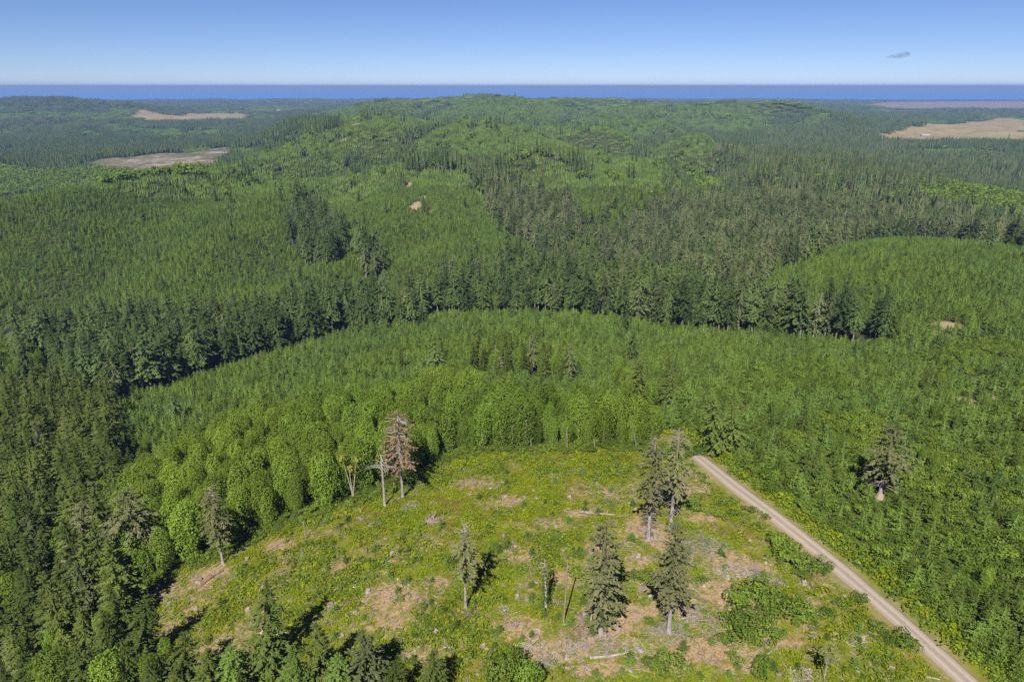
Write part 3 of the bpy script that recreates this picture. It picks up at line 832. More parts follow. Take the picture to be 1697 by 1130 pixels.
# tiles of many small trees for the far country
def tile(R, size, n, kind):
    q, tk = [], []
    g = int(math.ceil(math.sqrt(n))); st = size / g
    for i in range(g):
        for j in range(g):
            if n == 2 and i != j: continue
            x = (i + .5) * st - size / 2 + R.uniform(-.42, .42) * st; y = (j + .5) * st - size / 2 + R.uniform(-.42, .42) * st
            if kind == 'alder':
                h = R.uniform(9, 14); r = R.uniform(.42, .6) * st
                c = np.array([[x, y, h - r], [x + R.normal(0, r * .4), y + R.normal(0, r * .4), h * .6]])
                a = leafballs(R, c, [r, r * 1.05], 26 / (r * r), r * .42)
            else:
                if kind == 'young': h = R.uniform(4.0, 7.0); r = min(st * .5, 1.7) * R.uniform(.75, 1.15); cb = .02
                elif kind == 'grey': h = R.uniform(14, 24); r = R.uniform(2.4, 4.0); cb = .25
                else: h = R.uniform(14, 25); r = R.uniform(2.6, 3.8); cb = .22
                m = {'young': 4, 'timber': 8, 'grey': 7}[kind] if size < 20 else {'young': 3, 'timber': 5, 'grey': 5}[kind]
                nb = 0; a = conifer(R, h, r, cb, m, 5, 1, .75, .1 if kind != 'grey' else .25, .25, .1, .3, fat=1.0)
                sol = conifer(R, h, r, cb, 2, 2, 1, .8, 0, .25, .1, .3, core={'young': .7, 'timber': .5, 'grey': .42}[kind])[4:-5] + np.array([x, y, 0])
                # one broad spray per branch, from the stem outwards
                a = a.copy(); b0 = a[:, 0].copy(); ctr = b0.copy(); ctr[:, :2] *= .12
                a[:, 0] = ctr; a[:, 1] = b0 + (a[:, 1] - b0) * 1.9; a[:, 3] = b0 + (a[:, 3] - b0) * 1.9; a[:, 2] = b0 * 1.0 + (a[:, 2] - b0) * 1.0
                a = np.concatenate([a + np.array([x, y, 0]), sol])
                if kind == 'grey' and size < 20: tk.append(tube([(x, y, -1), (x, y, h * .5), (x, y, h)], [.3, .2, .04], 4, False))
            q.append(a)
    return np.concatenate(q), (np.concatenate(tk) if tk else None)

def tiles(kind, size, n, nv):
    res = []
    for i in range(nv):
        q, tk = tile(R, size, n, kind)
        bark = 'alderbark' if kind == 'alder' else 'bark'
        parts = [(q, 0)] + ([(tk, 1)] if tk is not None else [])
        res.append(source('%s_tile_%d_%d' % (kind, size, i), parts, [M[kind], M[bark]]))
    return res
TS, TB = 9.0, 30.0
TILE = {kk: (tiles(kk, TS, n1, 7), tiles(kk, TB, n2, 4)) for kk, n1, n2 in (('young', 9, 64), ('timber', 2, 16), ('grey', 2, 16), ('alder', 4, 25))}

# ------------------------------------------------------------------ scatter
def scatter(name, label, xyz, rot, scl, idx, sources):
    col = bpy.data.collections.new(name + '_sources')
    srcs = sorted(sources, key=lambda o: o.name)
    for o in srcs: col.objects.link(o)
    me = bpy.data.meshes.new(name)
    n = len(xyz)
    me.vertices.add(n); me.vertices.foreach_set('co', np.asarray(xyz, np.float32).ravel())
    a = me.attributes.new('rot', 'FLOAT_VECTOR', 'POINT'); a.data.foreach_set('vector', np.asarray(rot, np.float32).ravel())
    a = me.attributes.new('scl', 'FLOAT_VECTOR', 'POINT'); a.data.foreach_set('vector', np.asarray(scl, np.float32).ravel())
    a = me.attributes.new('pick', 'INT', 'POINT'); a.data.foreach_set('value', np.asarray(idx, np.int32))
    o = link(name, me)
    ng = bpy.data.node_groups.new(name + '_nodes', 'GeometryNodeTree')
    ng.interface.new_socket('Geometry', in_out='INPUT', socket_type='NodeSocketGeometry')
    ng.interface.new_socket('Geometry', in_out='OUTPUT', socket_type='NodeSocketGeometry')
    N = ng.nodes; L = ng.links
    gi = N.new('NodeGroupInput'); go = N.new('NodeGroupOutput')
    ci = N.new('GeometryNodeCollectionInfo'); ci.inputs['Collection'].default_value = col
    ci.inputs['Separate Children'].default_value = True; ci.inputs['Reset Children'].default_value = True
    iop = N.new('GeometryNodeInstanceOnPoints'); iop.inputs['Pick Instance'].default_value = True
    def na(nm, dt):
        q = N.new('GeometryNodeInputNamedAttribute'); q.data_type = dt; q.inputs['Name'].default_value = nm
        return [s for s in q.outputs if s.enabled and s.name == 'Attribute'][0]
    L.new(gi.outputs[0], iop.inputs['Points']); L.new(ci.outputs[0], iop.inputs['Instance'])
    L.new(na('pick', 'INT'), iop.inputs['Instance Index'])
    e2r = N.new('FunctionNodeEulerToRotation'); L.new(na('rot', 'FLOAT_VECTOR'), e2r.inputs[0])
    L.new(e2r.outputs[0], iop.inputs['Rotation']); L.new(na('scl', 'FLOAT_VECTOR'), iop.inputs['Scale'])
    L.new(iop.outputs[0], go.inputs[0])
    md = o.modifiers.new('scatter', 'NODES'); md.node_group = ng
    tag(o, label, kind='stuff')
    return o

def jgrid(x0, x1, y0, y1, s, R):
    xs = np.arange(x0, x1, s); ys = np.arange(y0, y1, s)
    x, y = np.meshgrid(xs, ys)
    return (x + R.uniform(-.45, .45, x.shape) * s).ravel(), (y + R.uniform(-.45, .45, y.shape) * s).ravel()

def visible(x, y, marg=20.0):
    return (np.abs(x) < y * .80 + 8 + marg) & (y > 58)

NEAR, MIDD = 900.0, 3400.0
S = np.random.default_rng(2024)
pts = {kk: [] for kk in K}       # kind -> arrays x, y, size factor
def put(kind, x, y, s): pts[kind].append(np.stack([x, y, s], 1))

x, y = jgrid(-760, 760, 58, 905, 3.1, S)
m = visible(x, y) & (np.hypot(x, y) < NEAR); x, y = x[m], y[m]
cl = classify(x, y)
dm = dirtmask(x, y)
d = np.hypot(x, y)
u = S.random(len(x))
ok = dm < .3
# plantation: closely set young conifers with a little broadleaf brush
m = (cl == YOUNG) & ok
gs = .5 + .85 * fbm(x / 60, y / 60, 141, 3)
put('young', x[m & (u > .05)], y[m & (u > .05)], (gs * S.uniform(.7, 1.35, len(x)) * (1 - .12 * smooth(300, 550, d)))[m & (u > .05)])
mm = m & (u <= .05); put('shrub', x[mm], y[mm], S.uniform(1.0, 1.8, mm.sum()))
# mixed: conifers and brush in drifts
dr = fbm(x / 26, y / 26, 131, 3)
m = (cl == MIXED) & ok & (polydist(x, y, ROADPTS) > 8.0)
mb = m & ((dr + .25 * (u - .5)) > .62)
mc = m & ~mb
put('shrub', x[mb], y[mb], S.uniform(1.0, 1.75, mb.sum()))
put('young', x[mc], y[mc], S.uniform(.5, 1.05, mc.sum()))
# brush fringe beside the road
m = (polydist(x, y, ROADPTS) > 7.2) & (polydist(x, y, ROADPTS) < 11.5) & (cl == MIXED) & (u < .8)
put('shrub', x[m], y[m], S.uniform(.9, 1.5, m.sum()))

def stand(kind, code, sp, lo, hi, frac=1.0, dmin=0.0):
    x, y = jgrid(-760, 760, 58, 905, sp, S)
    m = visible(x, y) & (np.hypot(x, y) < NEAR); x, y = x[m], y[m]
    c = classify(x, y)
    m = (c == code) & (dirtmask(x, y) < .3) & (S.random(len(x)) < frac) & (np.hypot(x, y) > dmin)
    put(kind, x[m], y[m], S.uniform(lo, hi, m.sum()))
stand('timber', TIMBER, 7.0, .65, 1.3)
stand('alder', TIMBER, 10.0, .6, 1.0, .3)
stand('grey', TIMBER, 13.0, .7, 1.15, .5)
stand('dense', TIMBER, 14.0, .7, 1.3, .5)
stand('shrub', MIXED, 3.2, .6, 1.25, .7)
stand('dense', DENSE, 6.6, .65, 1.3)
stand('alder', DENSE, 7.5, .6, 1.05, .55)
stand('grey', DENSE, 17.0, .5, .8, .5)
stand('grey', GREY, 7.6, .65, 1.2)
stand('timber', GREY, 9.0, .5, 1.15, .65)
stand('alder', GREY, 9.0, .5, .9, .7)
stand('alder', ALDER, 4.0, .55, 1.2)
stand('timber', ALDER, 11.0, .6, 1.2, .7, 420)
stand('grey', ALDER, 13.0, .6, 1.1, .7, 420)
stand('alder', MIXED, 15.0, .3, .6, .7)
stand('dense', MIXED, 26.0, .3, .75, .6)
stand('timber', YOUNG, 45.0, .3, .75, .5)
stand('alder', YOUNG, 30.0, .3, .6, .45)
x, y = jgrid(-160, 110, 120, 330, 1.9, S)
edge_ = [np.array(p) for p in CLEARING[:11]]
de = polydist(x, y, edge_)
m = (de < 3.6) & (S.random(len(x)) < .75); x, y = x[m], y[m]
put('shrub', x, y, S.uniform(.45, 1.25, len(x)))
# a few taller shrubs and saplings in the clearing are placed one by one further down

GROUPS = {
 'young': ('young_conifer', 'young green conifer in the dense plantation beside the gravel road', 'conifer', 'young conifers of the plantation', 'young_conifer_plantation', 'young green conifers covering the hillsides'),
 'timber': ('tall_conifer', 'tall dark conifer in the mature stand beyond the alders', 'conifer', 'tall conifers of the mature stands', 'mature_conifer_forest', 'dark mature conifers in the valley'),
 'dense': ('bushy_conifer', 'bushy conifer branched to the ground in the thick stand below the clearing', 'conifer', 'bushy conifers', 'bushy_conifer_forest', 'bushy conifers in thick stands'),
 'grey': ('old_spruce', 'old grey-green spruce with dead tips in the far valley timber', 'spruce', 'old grey spruces', 'old_spruce_forest', 'grey old spruces filling the valley'),
 'alder': ('alder_tree', 'yellow-green alder in the wood on the far edge of the clearing', 'alder', 'alders of the wood', 'alder_wood', 'yellow-green alders on the slope'),
 'shrub': ('leafy_shrub', 'round leafy green shrub among the young conifers by the road', 'shrub', 'shrubs among the young conifers', 'leafy_brush', 'leafy green brush among the young conifers'),
}
EXTRA = {}
NIND = {'young': 290, 'timber': 285, 'dense': 290, 'grey': 120, 'alder': 290, 'shrub': 200}
def relabel(kk, x_, y_, px, py, lab, grp):
    if kk == 'alder':
        if px < 230: return 'leafy alder mixed among the dark conifers on the left edge', 'alders among the left conifers'
        if px > 1125: return 'leafy alder among the young conifers right of the road', 'alders among the young conifers'
        if polydist(np.array([x_]), np.array([y_]), [np.array(p) for p in CLEARING[:11]])[0] < 9: return 'yellow-green alder in the front row facing the clearing', 'front row of the alder wood'
        return 'yellow-green alder behind the front row of the alder wood', 'alders behind the front row'
    if kk == 'young':
        r = polydist(np.array([x_]), np.array([y_]), ROADPTS)[0]
        if r < 22: return 'young conifer just behind the roadside brush of the gravel road', 'young conifers behind the roadside brush'
        return 'young conifer in the lower right plantation away from the road', 'young conifers of the lower right plantation'
    if kk == 'dense':
        if py > 880 and px < 760: return 'bushy green conifer in the thick stand filling the lower left corner', 'bushy conifers of the lower left corner'
        if px < 240: return 'bushy conifer on the left edge above the bend of forest track', 'bushy conifers of the left edge'
        if px < 700: return 'bushy conifer among the taller timber of the left valley', 'bushy conifers of the left valley'
        if px > 1000: return 'bushy dark conifer rising above the young plantation on the right', 'bushy conifers right of the alder wood'
        return 'dark conifer in the small clump above the alder wood', 'conifer clump above the alder wood'
    if kk == 'timber':
        if px < 240: return 'tall dark conifer on the left edge below the valley timber', 'tall conifers of the left edge'
        if py > 540: return 'tall conifer in the front of the timber belt, trunk foot showing', 'front of the timber belt'
        return 'tall conifer in the depth of the valley timber belt', 'depth of the timber belt'
    if kk == 'shrub':
        if px < 1120: return 'leafy shrub in the brush fringe between clearing and alder wood', 'brush fringe of the alder wood'
        if polydist(np.array([x_]), np.array([y_]), ROADPTS)[0] < 12: return 'leafy green shrub in the brush lining the right side of the road', 'roadside brush'
    return lab, grp
_nt = [at(1457,826), at(1456,836)]
def build_masses():
    for kk, (nm, lab, cat, grp, mass, mlab) in GROUPS.items():
        a = np.concatenate(pts[kk]); kd = K[kk]
        a = a[(polydist(a[:, 0], a[:, 1], _nt) > (2.6 if kk in ('young', 'shrub') else 9.0))]
        x, y, s = a.T
        z = ground(x, y) - .15
        if kk in ('dense', 'alder', 'grey'):
            bx_, by_, _ = proj(x, y, z)
            s = s * np.where((by_ > 1030) & (bx_ < 700), np.clip(1.0 - (by_ - 1030) / 260, .45, 1), 1.0)
            if kk == 'dense': s = s * np.where((bx_ > 740) & (by_ < 720), .72, 1.0)
        px, py, dp = proj(x, y, z + kd.h[0] * s * .5)
        inside = (px > 5) & (px < 1692) & (py > 5) & (py < 1120)
        key = np.where(inside, s / dp, 0)
        order = np.argsort(-key)
        rot = S.uniform(0, 6.283, len(x)); pick = S.integers(0, len(kd.joined), len(x))
        wide = S.uniform(.85, 1.15, len(x))
        tilt = S.normal(0, .025, (len(x), 2))
        ind = order[:NIND[kk]]; rest = order[NIND[kk]:]
        for i in ind:
            e = bpy.data.objects.new(nm, None); C.objects.link(e)
            e.location = (x[i], y[i], z[i]); e.rotation_euler = (tilt[i, 0], tilt[i, 1], rot[i]); e.scale = (s[i] * wide[i], s[i] * wide[i], s[i])
            l2, g2 = relabel(kk, x[i], y[i], px[i], py[i], lab, grp)
            tag(e, l2, cat, g2)
            for pn, ml in (('crown', kd.crowns), ('trunk', kd.trunks)):
                o = bpy.data.objects.new(pn, ml[pick[i]]); C.objects.link(o); o.parent = e
        sc3 = np.stack([s * wide, s * wide, s], 1)[rest]
        scatter(mass, mlab, np.stack([x, y, z], 1)[rest], np.stack([tilt[:, 0], tilt[:, 1], rot], 1)[rest], sc3, pick[rest], kd.joined)
        print(nm, len(ind), len(rest))
build_masses()

# far country in tiles
def far_tiles():
    acc = {}
    for lvl, (size, d0, d1) in enumerate(((TS, NEAR, MIDD), (TB, MIDD, 11600.0))):
        x, y = jgrid(-d1 * .68, d1 * .68, 300, d1, size, S)
        d = np.hypot(x, y)
        m = (d >= d0) & (d < d1) & (np.abs(x) < y * .80 + 30); x, y = x[m], y[m]
        z = ground(x, y)
        m = z > 2.0; x, y, z = x[m], y[m], z[m]
        # leave out ground that no step to the side could show: well below the line of sight over nearer ground
        cl = classify(x, y); dmk = dirtmask(x, y)
        u = S.random(len(x)); pf = fbm(x / (size * 4), y / (size * 4), 151, 2)
        c0 = cl.copy()
        cl[(c0 == GREY) & (u < .42)] = TIMBER; cl[(c0 == GREY) & (u > .90)] = ALDER
        cl[(c0 == YOUNG) & (u + .9 * (pf - .5) < -.09)] = TIMBER; cl[(c0 == YOUNG) & (u > .985)] = ALDER
        cl[(c0 == TIMBER) & (u < .12)] = GREY; cl[(c0 == TIMBER) & (u > .93)] = ALDER
        gx = (ground(x + size, y) - ground(x - size, y)) / (2 * size); gy = (ground(x, y + size) - ground(x, y - size)) / (2 * size)
        for code, kk in ((YOUNG, 'young'), (MIXED, 'young'), (TIMBER, 'timber'), (DENSE, 'timber'), (GREY, 'grey'), (ALDER, 'alder')):
            mm = (cl == code) & (dmk < .4)
            if mm.any(): acc.setdefault((kk, lvl), []).append(np.stack([x[mm], y[mm], z[mm], gx[mm], gy[mm]], 1))
    nm = {'young': 'plantation', 'timber': 'conifer_forest', 'grey': 'spruce_forest', 'alder': 'alder_wood'}
    lb = {'young': 'young conifers', 'timber': 'dark conifer forest', 'grey': 'grey spruce forest', 'alder': 'pale green alder wood'}
    for (kk, lvl), l in acc.items():
        a = np.concatenate(l); n = len(a)
        rz = S.integers(0, 4, n) * (math.pi / 2) + S.uniform(-.3, .3, n)
        rx = ry = np.zeros(n)
        h = S.uniform(.8, 1.15, n) * (1.0 if lvl == 0 else 1.0)
        scatter(('hillside_' if lvl == 0 else 'distant_') + nm[kk], lb[kk] + (' on the middle hills' if lvl == 0 else ' in the distance'), a[:, :3] - np.array([0, 0, .8]),
                np.stack([rx, ry, rz], 1), np.stack([np.full(n, 1.12), np.full(n, 1.12), h], 1), S.integers(0, len(TILE[kk][lvl]), n), TILE[kk][lvl])
        print('tiles', kk, lvl, n)
far_tiles()

# ------------------------------------------------------------------ single trees, snags and poles of the clearing
def spot(px, py): 
    p = at(px, py); return np.array([p[0], p[1], float(ground(p[0], p[1]))])
def feat(bx, by, tx, ty):
    b = spot(bx, by); r = ray(tx, ty); t = b[1] / r.y
    return b, CAMZ + r.z * t - b[2], r.x * t - b[0]

def thing(name, loc, label, cat, group=None, rotz=0.0):
    e = bpy.data.objects.new(name, None); C.objects.link(e); e.location = loc; e.rotation_euler = (0, 0, rotz)
    tag(e, label, cat, group); return e
def part(e, name, q, mat):
    return link(name, quads_mesh(name, [(q, 0)], [M[mat]]), e)

Q = np.random.default_rng(55)
def lone_conifer(px, top, label, name='conifer', r=3.2, cb=.3, leaf='timber', bark='bark', rad=.35, whorls=22, per=7, gap=.12, power=.6, irregular=.4,
                 dead_low=0, dead_low_len=2.2, dead_top=False, sprays=13, droop=.3, group=None, low=None, fat=.52, cat='conifer'):
    b, h, lx = feat(*px, *top)
    e = thing(name, (b[0], b[1], b[2] - .1), label, cat, group)
    lean = (lx, Q.normal(0, .2)); r *= 1.15
    tk_ = part(e, 'trunk', trunk(Q, h, rad, lean, 8), bark)
    part(e, 'crown', conifer(Q, h, r, cb, whorls, per, sprays, power, gap, droop, .05, irregular, lean, .84 if dead_top else 1.0, fat, .16), leaf)
    if dead_low: part(tk_, 'dead_branches', dead_limbs(Q, h, low if low else .12, cb + .1, int(dead_low * 1.3), dead_low_len, lean, .085, .2, 4, 2), 'wood')
    if dead_top: part(tk_, 'bare_top', dead_limbs(Q, h, .72, .985, 46, r * .55, lean, .075, .1, 4, 2, .3), 'wood')
    return e

def snag(px, top, label, name='dead_snag', rad=.25, limbs=10, length=2.0, z0=.5, mat='silver', group=None, brown=None, twigs=1, topf=.35):
    b, h, lx = feat(*px, *top)
    e = thing(name, (b[0], b[1], b[2] - .1), label, 'snag', group)
    lean = (lx, Q.normal(0, .15))
    tk_ = part(e, 'trunk', trunk(Q, h, rad, lean, 8, topf, 1.7, .05), mat)
    if limbs: part(tk_, 'dead_branches', dead_limbs(Q, h, z0, .97, limbs, length, lean, rad * .22, .2, 4, twigs, .1), mat)
    return e, h, lean

# the brown dead conifer and its neighbours at the wood's edge
e, h, lean = snag((668,826), (658,684), 'tall dead conifer with rusty brown needles on the far edge of the clearing', 'dead_conifer', .42, 80, 3.6, .42, twigs=3, topf=.08)
part(e, 'crown', conifer(Q, h, 4.8, .40, 22, 7, 12, .5, .2, .2, .12, .35, lean, 1.0, .40), 'dead')
e, h, lean = snag((638,838), (632,752), 'broken grey snag with a few bare side limbs beside the brown dead conifer', rad=.36, limbs=14, length=4.5, z0=.72, topf=.5, twigs=2)
def forked(px, tips, label, leafy=True):
    b = spot(*px); e = thing('leaning_alder', (b[0], b[1], b[2]), label, 'alder')
    q, cc = [], []
    for tx, ty in tips:
        bb, h, lx = feat(*px, tx, ty)
        q.append(tube([(0, 0, -.2), (lx * .15, 0, h * .25), (lx * .6, .2, h * .65), (lx, .3, h)], [.2, .16, .12, .05], 6)); cc.append((lx, .3, h))
    part(e, 'trunk', np.concatenate(q), 'alderbark')
    if leafy: part(e, 'crown', leafballs(Q, np.array(cc) + Q.normal(0, .5, (len(cc), 3)), np.full(len(cc), 1.5), 22, .32), 'yellow')
forked((586,829), [(568,765),(590,762),(577,775)], 'forked leaning alder with bare pale stems and a yellowing top')

OLD = dict(leaf='ragged', bark='silver')
lone_conifer((243,953), (205,812), 'leaning old conifer with a bare grey trunk above the forest track', 'old_conifer', 4.6, .42, rad=.5, dead_low=26, dead_low_len=2.6, power=.45, gap=.2, **OLD)
lone_conifer((370,934), (346,806), 'slender sparse conifer leaning over the lower clearing edge', 'old_conifer', 2.5, .34, rad=.34, power=.4, gap=.25, dead_top=True, dead_low=6, dead_low_len=1.0, **OLD)
lone_conifer((137,960), (135,832), 'broad grey-green conifer above the bend of forest track', 'old_conifer', 4.6, .10, rad=.45, power=.5, gap=.15, leaf='ragged')
lone_conifer((772,1010), (768,868), 'slender conifer with thin crown standing on a mound in mid clearing', 'old_conifer', 2.5, .40, rad=.34, whorls=15, power=.42, gap=.3, dead_top=True, dead_low=8, dead_low_len=1.0, **OLD)
lone_conifer((995,1050), (1003,868), 'dense wide conifer with pale swollen trunk foot in the clearing', 'old_conifer', 2.9, .14, rad=.55, whorls=26, per=7, power=.28, gap=.16, irregular=.35, leaf='ragged', bark='silver')
lone_conifer((1108,1048), (1122,872), 'conifer with bare spiky lower trunk on a heap of slash', 'old_conifer', 3.0, .40, rad=.46, whorls=22, per=7, power=.36, gap=.2, dead_low=46, dead_low_len=2.4, leaf='ragged', bark='silver', low=.16)
lone_conifer((1074,893), (1087,722), 'conifer with silver dead top and spiky bare lower trunk', 'old_conifer', 3.0, .44, rad=.48, whorls=20, per=7, power=.45, gap=.3, dead_low=44, dead_low_len=2.8, dead_top=True, leaf='ragged', bark='silver')
lone_conifer((1111,875), (1127,708), 'conifer with bleached thin tip behind the silver-topped one by the road', 'old_conifer', 3.1, .42, rad=.46, whorls=20, per=7, power=.5, gap=.28, dead_low=36, dead_low_len=2.6, dead_top=True, leaf='ragged', bark='silver')
e = lone_conifer((1457,826), (1487,708), 'wide ragged conifer with white trunk foot rising from the plantation', 'old_conifer', 4.0, .36, rad=.62, whorls=18, per=8, power=.45, gap=.32, sprays=17, fat=.46, dead_low=12, dead_low_len=4.5, leaf='ragged', bark='silver', irregular=.5)
part(e, 'bleached_foot', tube([(0, 0, .2), (.1, 0, 1.0), (.2, 0, 2.0)], [1.0, .86, .74], 9, False), 'cut')
lone_conifer((1186,752), (1180,655), 'broad conifer beside the end of the gravel road, darker of a pair', 'roadside_conifer', 3.2, .12, rad=.4, power=.5, gap=.12, dead_low=14, dead_low_len=2.0, leaf='fir')
lone_conifer((1218,748), (1214,664), 'broad conifer beside the end of the gravel road, yellower of a pair', 'roadside_conifer', 3.3, .06, rad=.4, power=.55, gap=.12, leaf='fir')
lone_conifer((720,612), (720,556), 'dark pointed conifer standing alone above the young plantation', 'lone_conifer', 4.6, .06, rad=.4, power=.85, gap=.08)
lone_conifer((1365,1128), (1377,1066), 'small wispy conifer with thin bare stem at the bottom edge', 'wispy_conifer', 1.5, .55, rad=.13, whorls=7, per=5, power=.3, gap=.2, leaf='ragged', bark='silver')
snag((832,624), (829,590), 'small pale dead conifer in front of the dark conifer clump', 'dead_conifer', .2, 40, 2.2, .3, 'wood', twigs=2, topf=.08)
snag((1072,662), (1071,626), 'bleached dead spike above the alders near the road end', 'dead_snag', .2, 12, 1.6, .4, 'wood', topf=.1)
snag((1057,668), (1056,640), 'short brownish dead tree left of the bleached spike', 'dead_snag', .2, 14, 1.5, .4, 'bark', topf=.1)
# poles
snag((934,1031), (941,933), 'bare pole with a splintered forked top in the clearing', 'bare_pole', .19, 5, 1.2, .95, 'wood', topf=.7)
snag((979,1034), (986,944), 'bare leaning pole close to the dense wide conifer', 'bare_pole', .2, 2, 1.0, .6, 'silver', topf=.7)
POLES = [((507,893),(503,862),'short grey pole on the lower left of the clearing'),((417,874),(412,852),'short pale pole at the foot of the alder wood'),
         ((735,752),(732,728),'pale stub pole beside the alder wood near its left corner'),((940,747),(940,708),'pale dead stem standing in front of the alder wood, middle one'),
         ((986,748),(985,728),'short pale stub in front of the alder wood'),((881,745),(880,725),'stubby pale stem at the alder wood below its tallest trees'),
         ((1056,748),(1050,716),'leaning thin dead stem near the silver-topped conifer'),((921,722),(920,690),'thin bare stem rising among the alders'),
         ((203,1000),(200,985),'stubby dead stem in shade beside the leaning old conifer'),((185,472),(175,440),'thin bleached spire on the left hillside, left one'),((196,475),(191,436),'thin bleached spire on the left hillside, right one')]
for a, b, lab in POLES: snag(a, b, lab, 'bare_pole', .16, 2, .8, .6, 'wood', topf=.6)
for px, py, hh in [(1010,440,30),(1018,446,24),(1062,432,26),(968,398,20),(1330,300,14),(1370,318,14),(1230,330,16),(1290,300,14),(880,372,18),(940,395,20),(1150,410,20),(1420,330,14),(1600,345,14),(760,345,12),(520,430,18),(535,428,16),(820,318,14),(1180,372,18),(1440,372,16),(1560,330,13),(1130,470,26),(1310,448,20),(680,470,22)]:
    snag((px, py), (px + Q.uniform(-2, 2), py - hh), 'thin bleached dead spire standing among the valley timber', 'dead_spire', .28, 16, 1.8, .35, 'wood', 'dead spires of the valley timber', topf=.15)
# ivy-covered snag
e, h, lean = snag((905,1009), (903,926), 'ivy-covered snag with a leafy column and tuft on top', 'ivy_snag', .32, 8, 1.6, .6)
zz = np.linspace(.08, .62, 12); part(e, 'ivy', leafballs(Q, np.stack([lean[0] * zz, lean[1] * zz, zz * h], 1) + Q.normal(0, .12, (12, 3)), np.full(12, .85), 42, .17), 'timber')
zz = Q.uniform(.66, .98, 9); part(e, 'crown', leafballs(Q, np.stack([lean[0] + Q.normal(0, .7, 9), lean[1] + Q.normal(0, .7, 9), zz * h], 1), np.full(9, .95), 26, .2), 'grey')
# ivy around the wide conifer's trunk
b, h, lx = feat(995,1050,1003,868)
e = thing('ivy_column', (b[0], b[1], b[2]), 'ivy wrapped around the trunk of the dense wide conifer', 'ivy')
zz = np.linspace(.10, .22, 6); part(e, 'leaves', leafballs(Q, np.stack([lx * zz, 0 * zz, zz * h], 1) + Q.normal(0, .1, (6, 3)), np.full(6, 1.3), 40, .2), 'timber')

# big trees that rise from below the lower edge of the picture
FIRS = [((442,1112),(440,960),3.3,'fir','tall conifer with a pale thin tip at the lower clearing edge'),((606,1150),(602,1050),4.2,'grey','broad blue-grey conifer on the bottom edge'),
        ((715,1165),(718,1074),2.6,'fir','dark pointed conifer on the bottom edge beside the broad blue-grey one'),((527,1140),(525,1028),2.6,'fir','narrow conifer between the tall thin-tipped one and the broad blue-grey one'),
        ((385,1150),(383,1066),3.0,'young','pale green conifer below the tall thin-tipped one'),((490,1160),(488,1062),2.8,'young','yellow-green conifer low on the bottom edge'),
        ((655,1175),(655,1092),2.6,'fir','low conifer squeezed behind the broad blue-grey one'),((305,1150),(303,1050),3.2,'fir','rounded conifer at the clearing corner on the bottom edge'),
        ((232,1105),(243,985),3.4,'fir','tall conifer at the lower left corner of the clearing'),((560,1170),(560,1080),2.4,'young','light green conifer on the bottom edge left of the broad one'),
        ((345,1165),(345,1075),2.8,'fir','dark conifer on the bottom edge below the shade patch')]
for a, b, r, lf, lab in FIRS:
    lone_conifer(a, b, lab, 'edge_conifer', r, .05, leaf=lf, rad=.3, whorls=26, per=7, power=.65, gap=.06, irregular=.3)
def lone_broadleaf(px, top, r, label, leaf='shrub', name='broadleaf_tree'):
    b, h, lx = feat(*px, *top); h = max(h, 2.0)
    e = thing(name, b, label, 'broadleaf tree'); cr, cc = broadleaf(Q, h, r, .03, int(1000 + 90 * r * r), .2)
    part(e, 'crown', cr, leaf); part(e, 'trunk', limbs_to(Q, h, .14, cc), 'alderbark')
lone_broadleaf((832,1150), (832,1075), 3.4, 'big round leafy tree half cut by the bottom edge')
lone_broadleaf((870,1150), (872,1098), 2.6, 'small yellow-green tree beside the big round leafy one', 'alder')
lone_broadleaf((100,1150), (100,1080), 4.2, 'bright green broadleaf tree low in the left corner', 'alder')
lone_broadleaf((190,1150), (190,1085), 3.4, 'yellow-green broadleaf tree on the bottom edge among conifers', 'alder')
lone_broadleaf((690,735), (690,690), 3.6, 'dark leafy tree in the shade beside the brown dead conifer', 'shrub')
lone_broadleaf((1310,742), (1310,715), 3.4, 'round bright tree among young conifers right of the road end', 'shrub')

# ------------------------------------------------------------------ clearing: shrubs, saplings, stumps, logs, slash
BUSH = [(1112,1108,22),(1085,1108,14),(1140,1112,9),(1215,1005,20),(1245,1025,21),(1265,1050,18),(1228,1045,20),(1200,1035,16),(1285,1003,20),(1250,990,22),(1272,1000,16),(1305,1015,19),(1276,1022,13),
        (1325,1018,17),(1300,928,22),(1320,940,18),(1345,950,15),(1290,905,17),(1312,912,16),(1336,934,14),(1362,948,13),(1430,1000,9),(1500,1075,17),(1478,1062,11),(1245,850,9),(1262,1095,9),
        (1215,1095,10),(1256,1118,15),(955,955,12),(960,918,10),(920,900,9),(1076,1035,9),(1152,846,13),(1190,855,10),(1065,965,13),(1052,955,10),(1240,1062,15),(1205,1062,11),(1290,1062,12),(1270,860,8),
        (700,1010,8),(708,1028,9),(660,995,8),(1010,1018,9),(740,930,9),(820,905,8),(985,895,9),(1165,965,8),(1420,990,8),(1395,1003,10),(1370,1020,9),(1330,960,10),(1450,1040,11)]
kd = K['shrub']
for i, (px, py, rp) in enumerate(BUSH):
    b = spot(px, py); sl = math.hypot(b[0], b[1], CAMZ - b[2]); rm = rp * sl / F * 1.0
    s = rm / 1.45
    e = thing('clearing_shrub', b - np.array([0, 0, .1]), 'dark green leafy shrub growing in the open clearing left of the gravel road' if px > 1000 else 'small dark green shrub in the dry middle of the clearing', 'shrub',
              'shrubs of the clearing beside the road' if px > 1000 else 'shrubs in the middle of the clearing', Q.uniform(0, 6.28))
    e.scale = (s, s, s * Q.uniform(.75, 1.0)); v = Q.integers(0, 5)
    for pn, ml in (('crown', kd.crowns), ('trunk', kd.trunks)):
        o = bpy.data.objects.new(pn, ml[v]); C.objects.link(o); o.parent = e

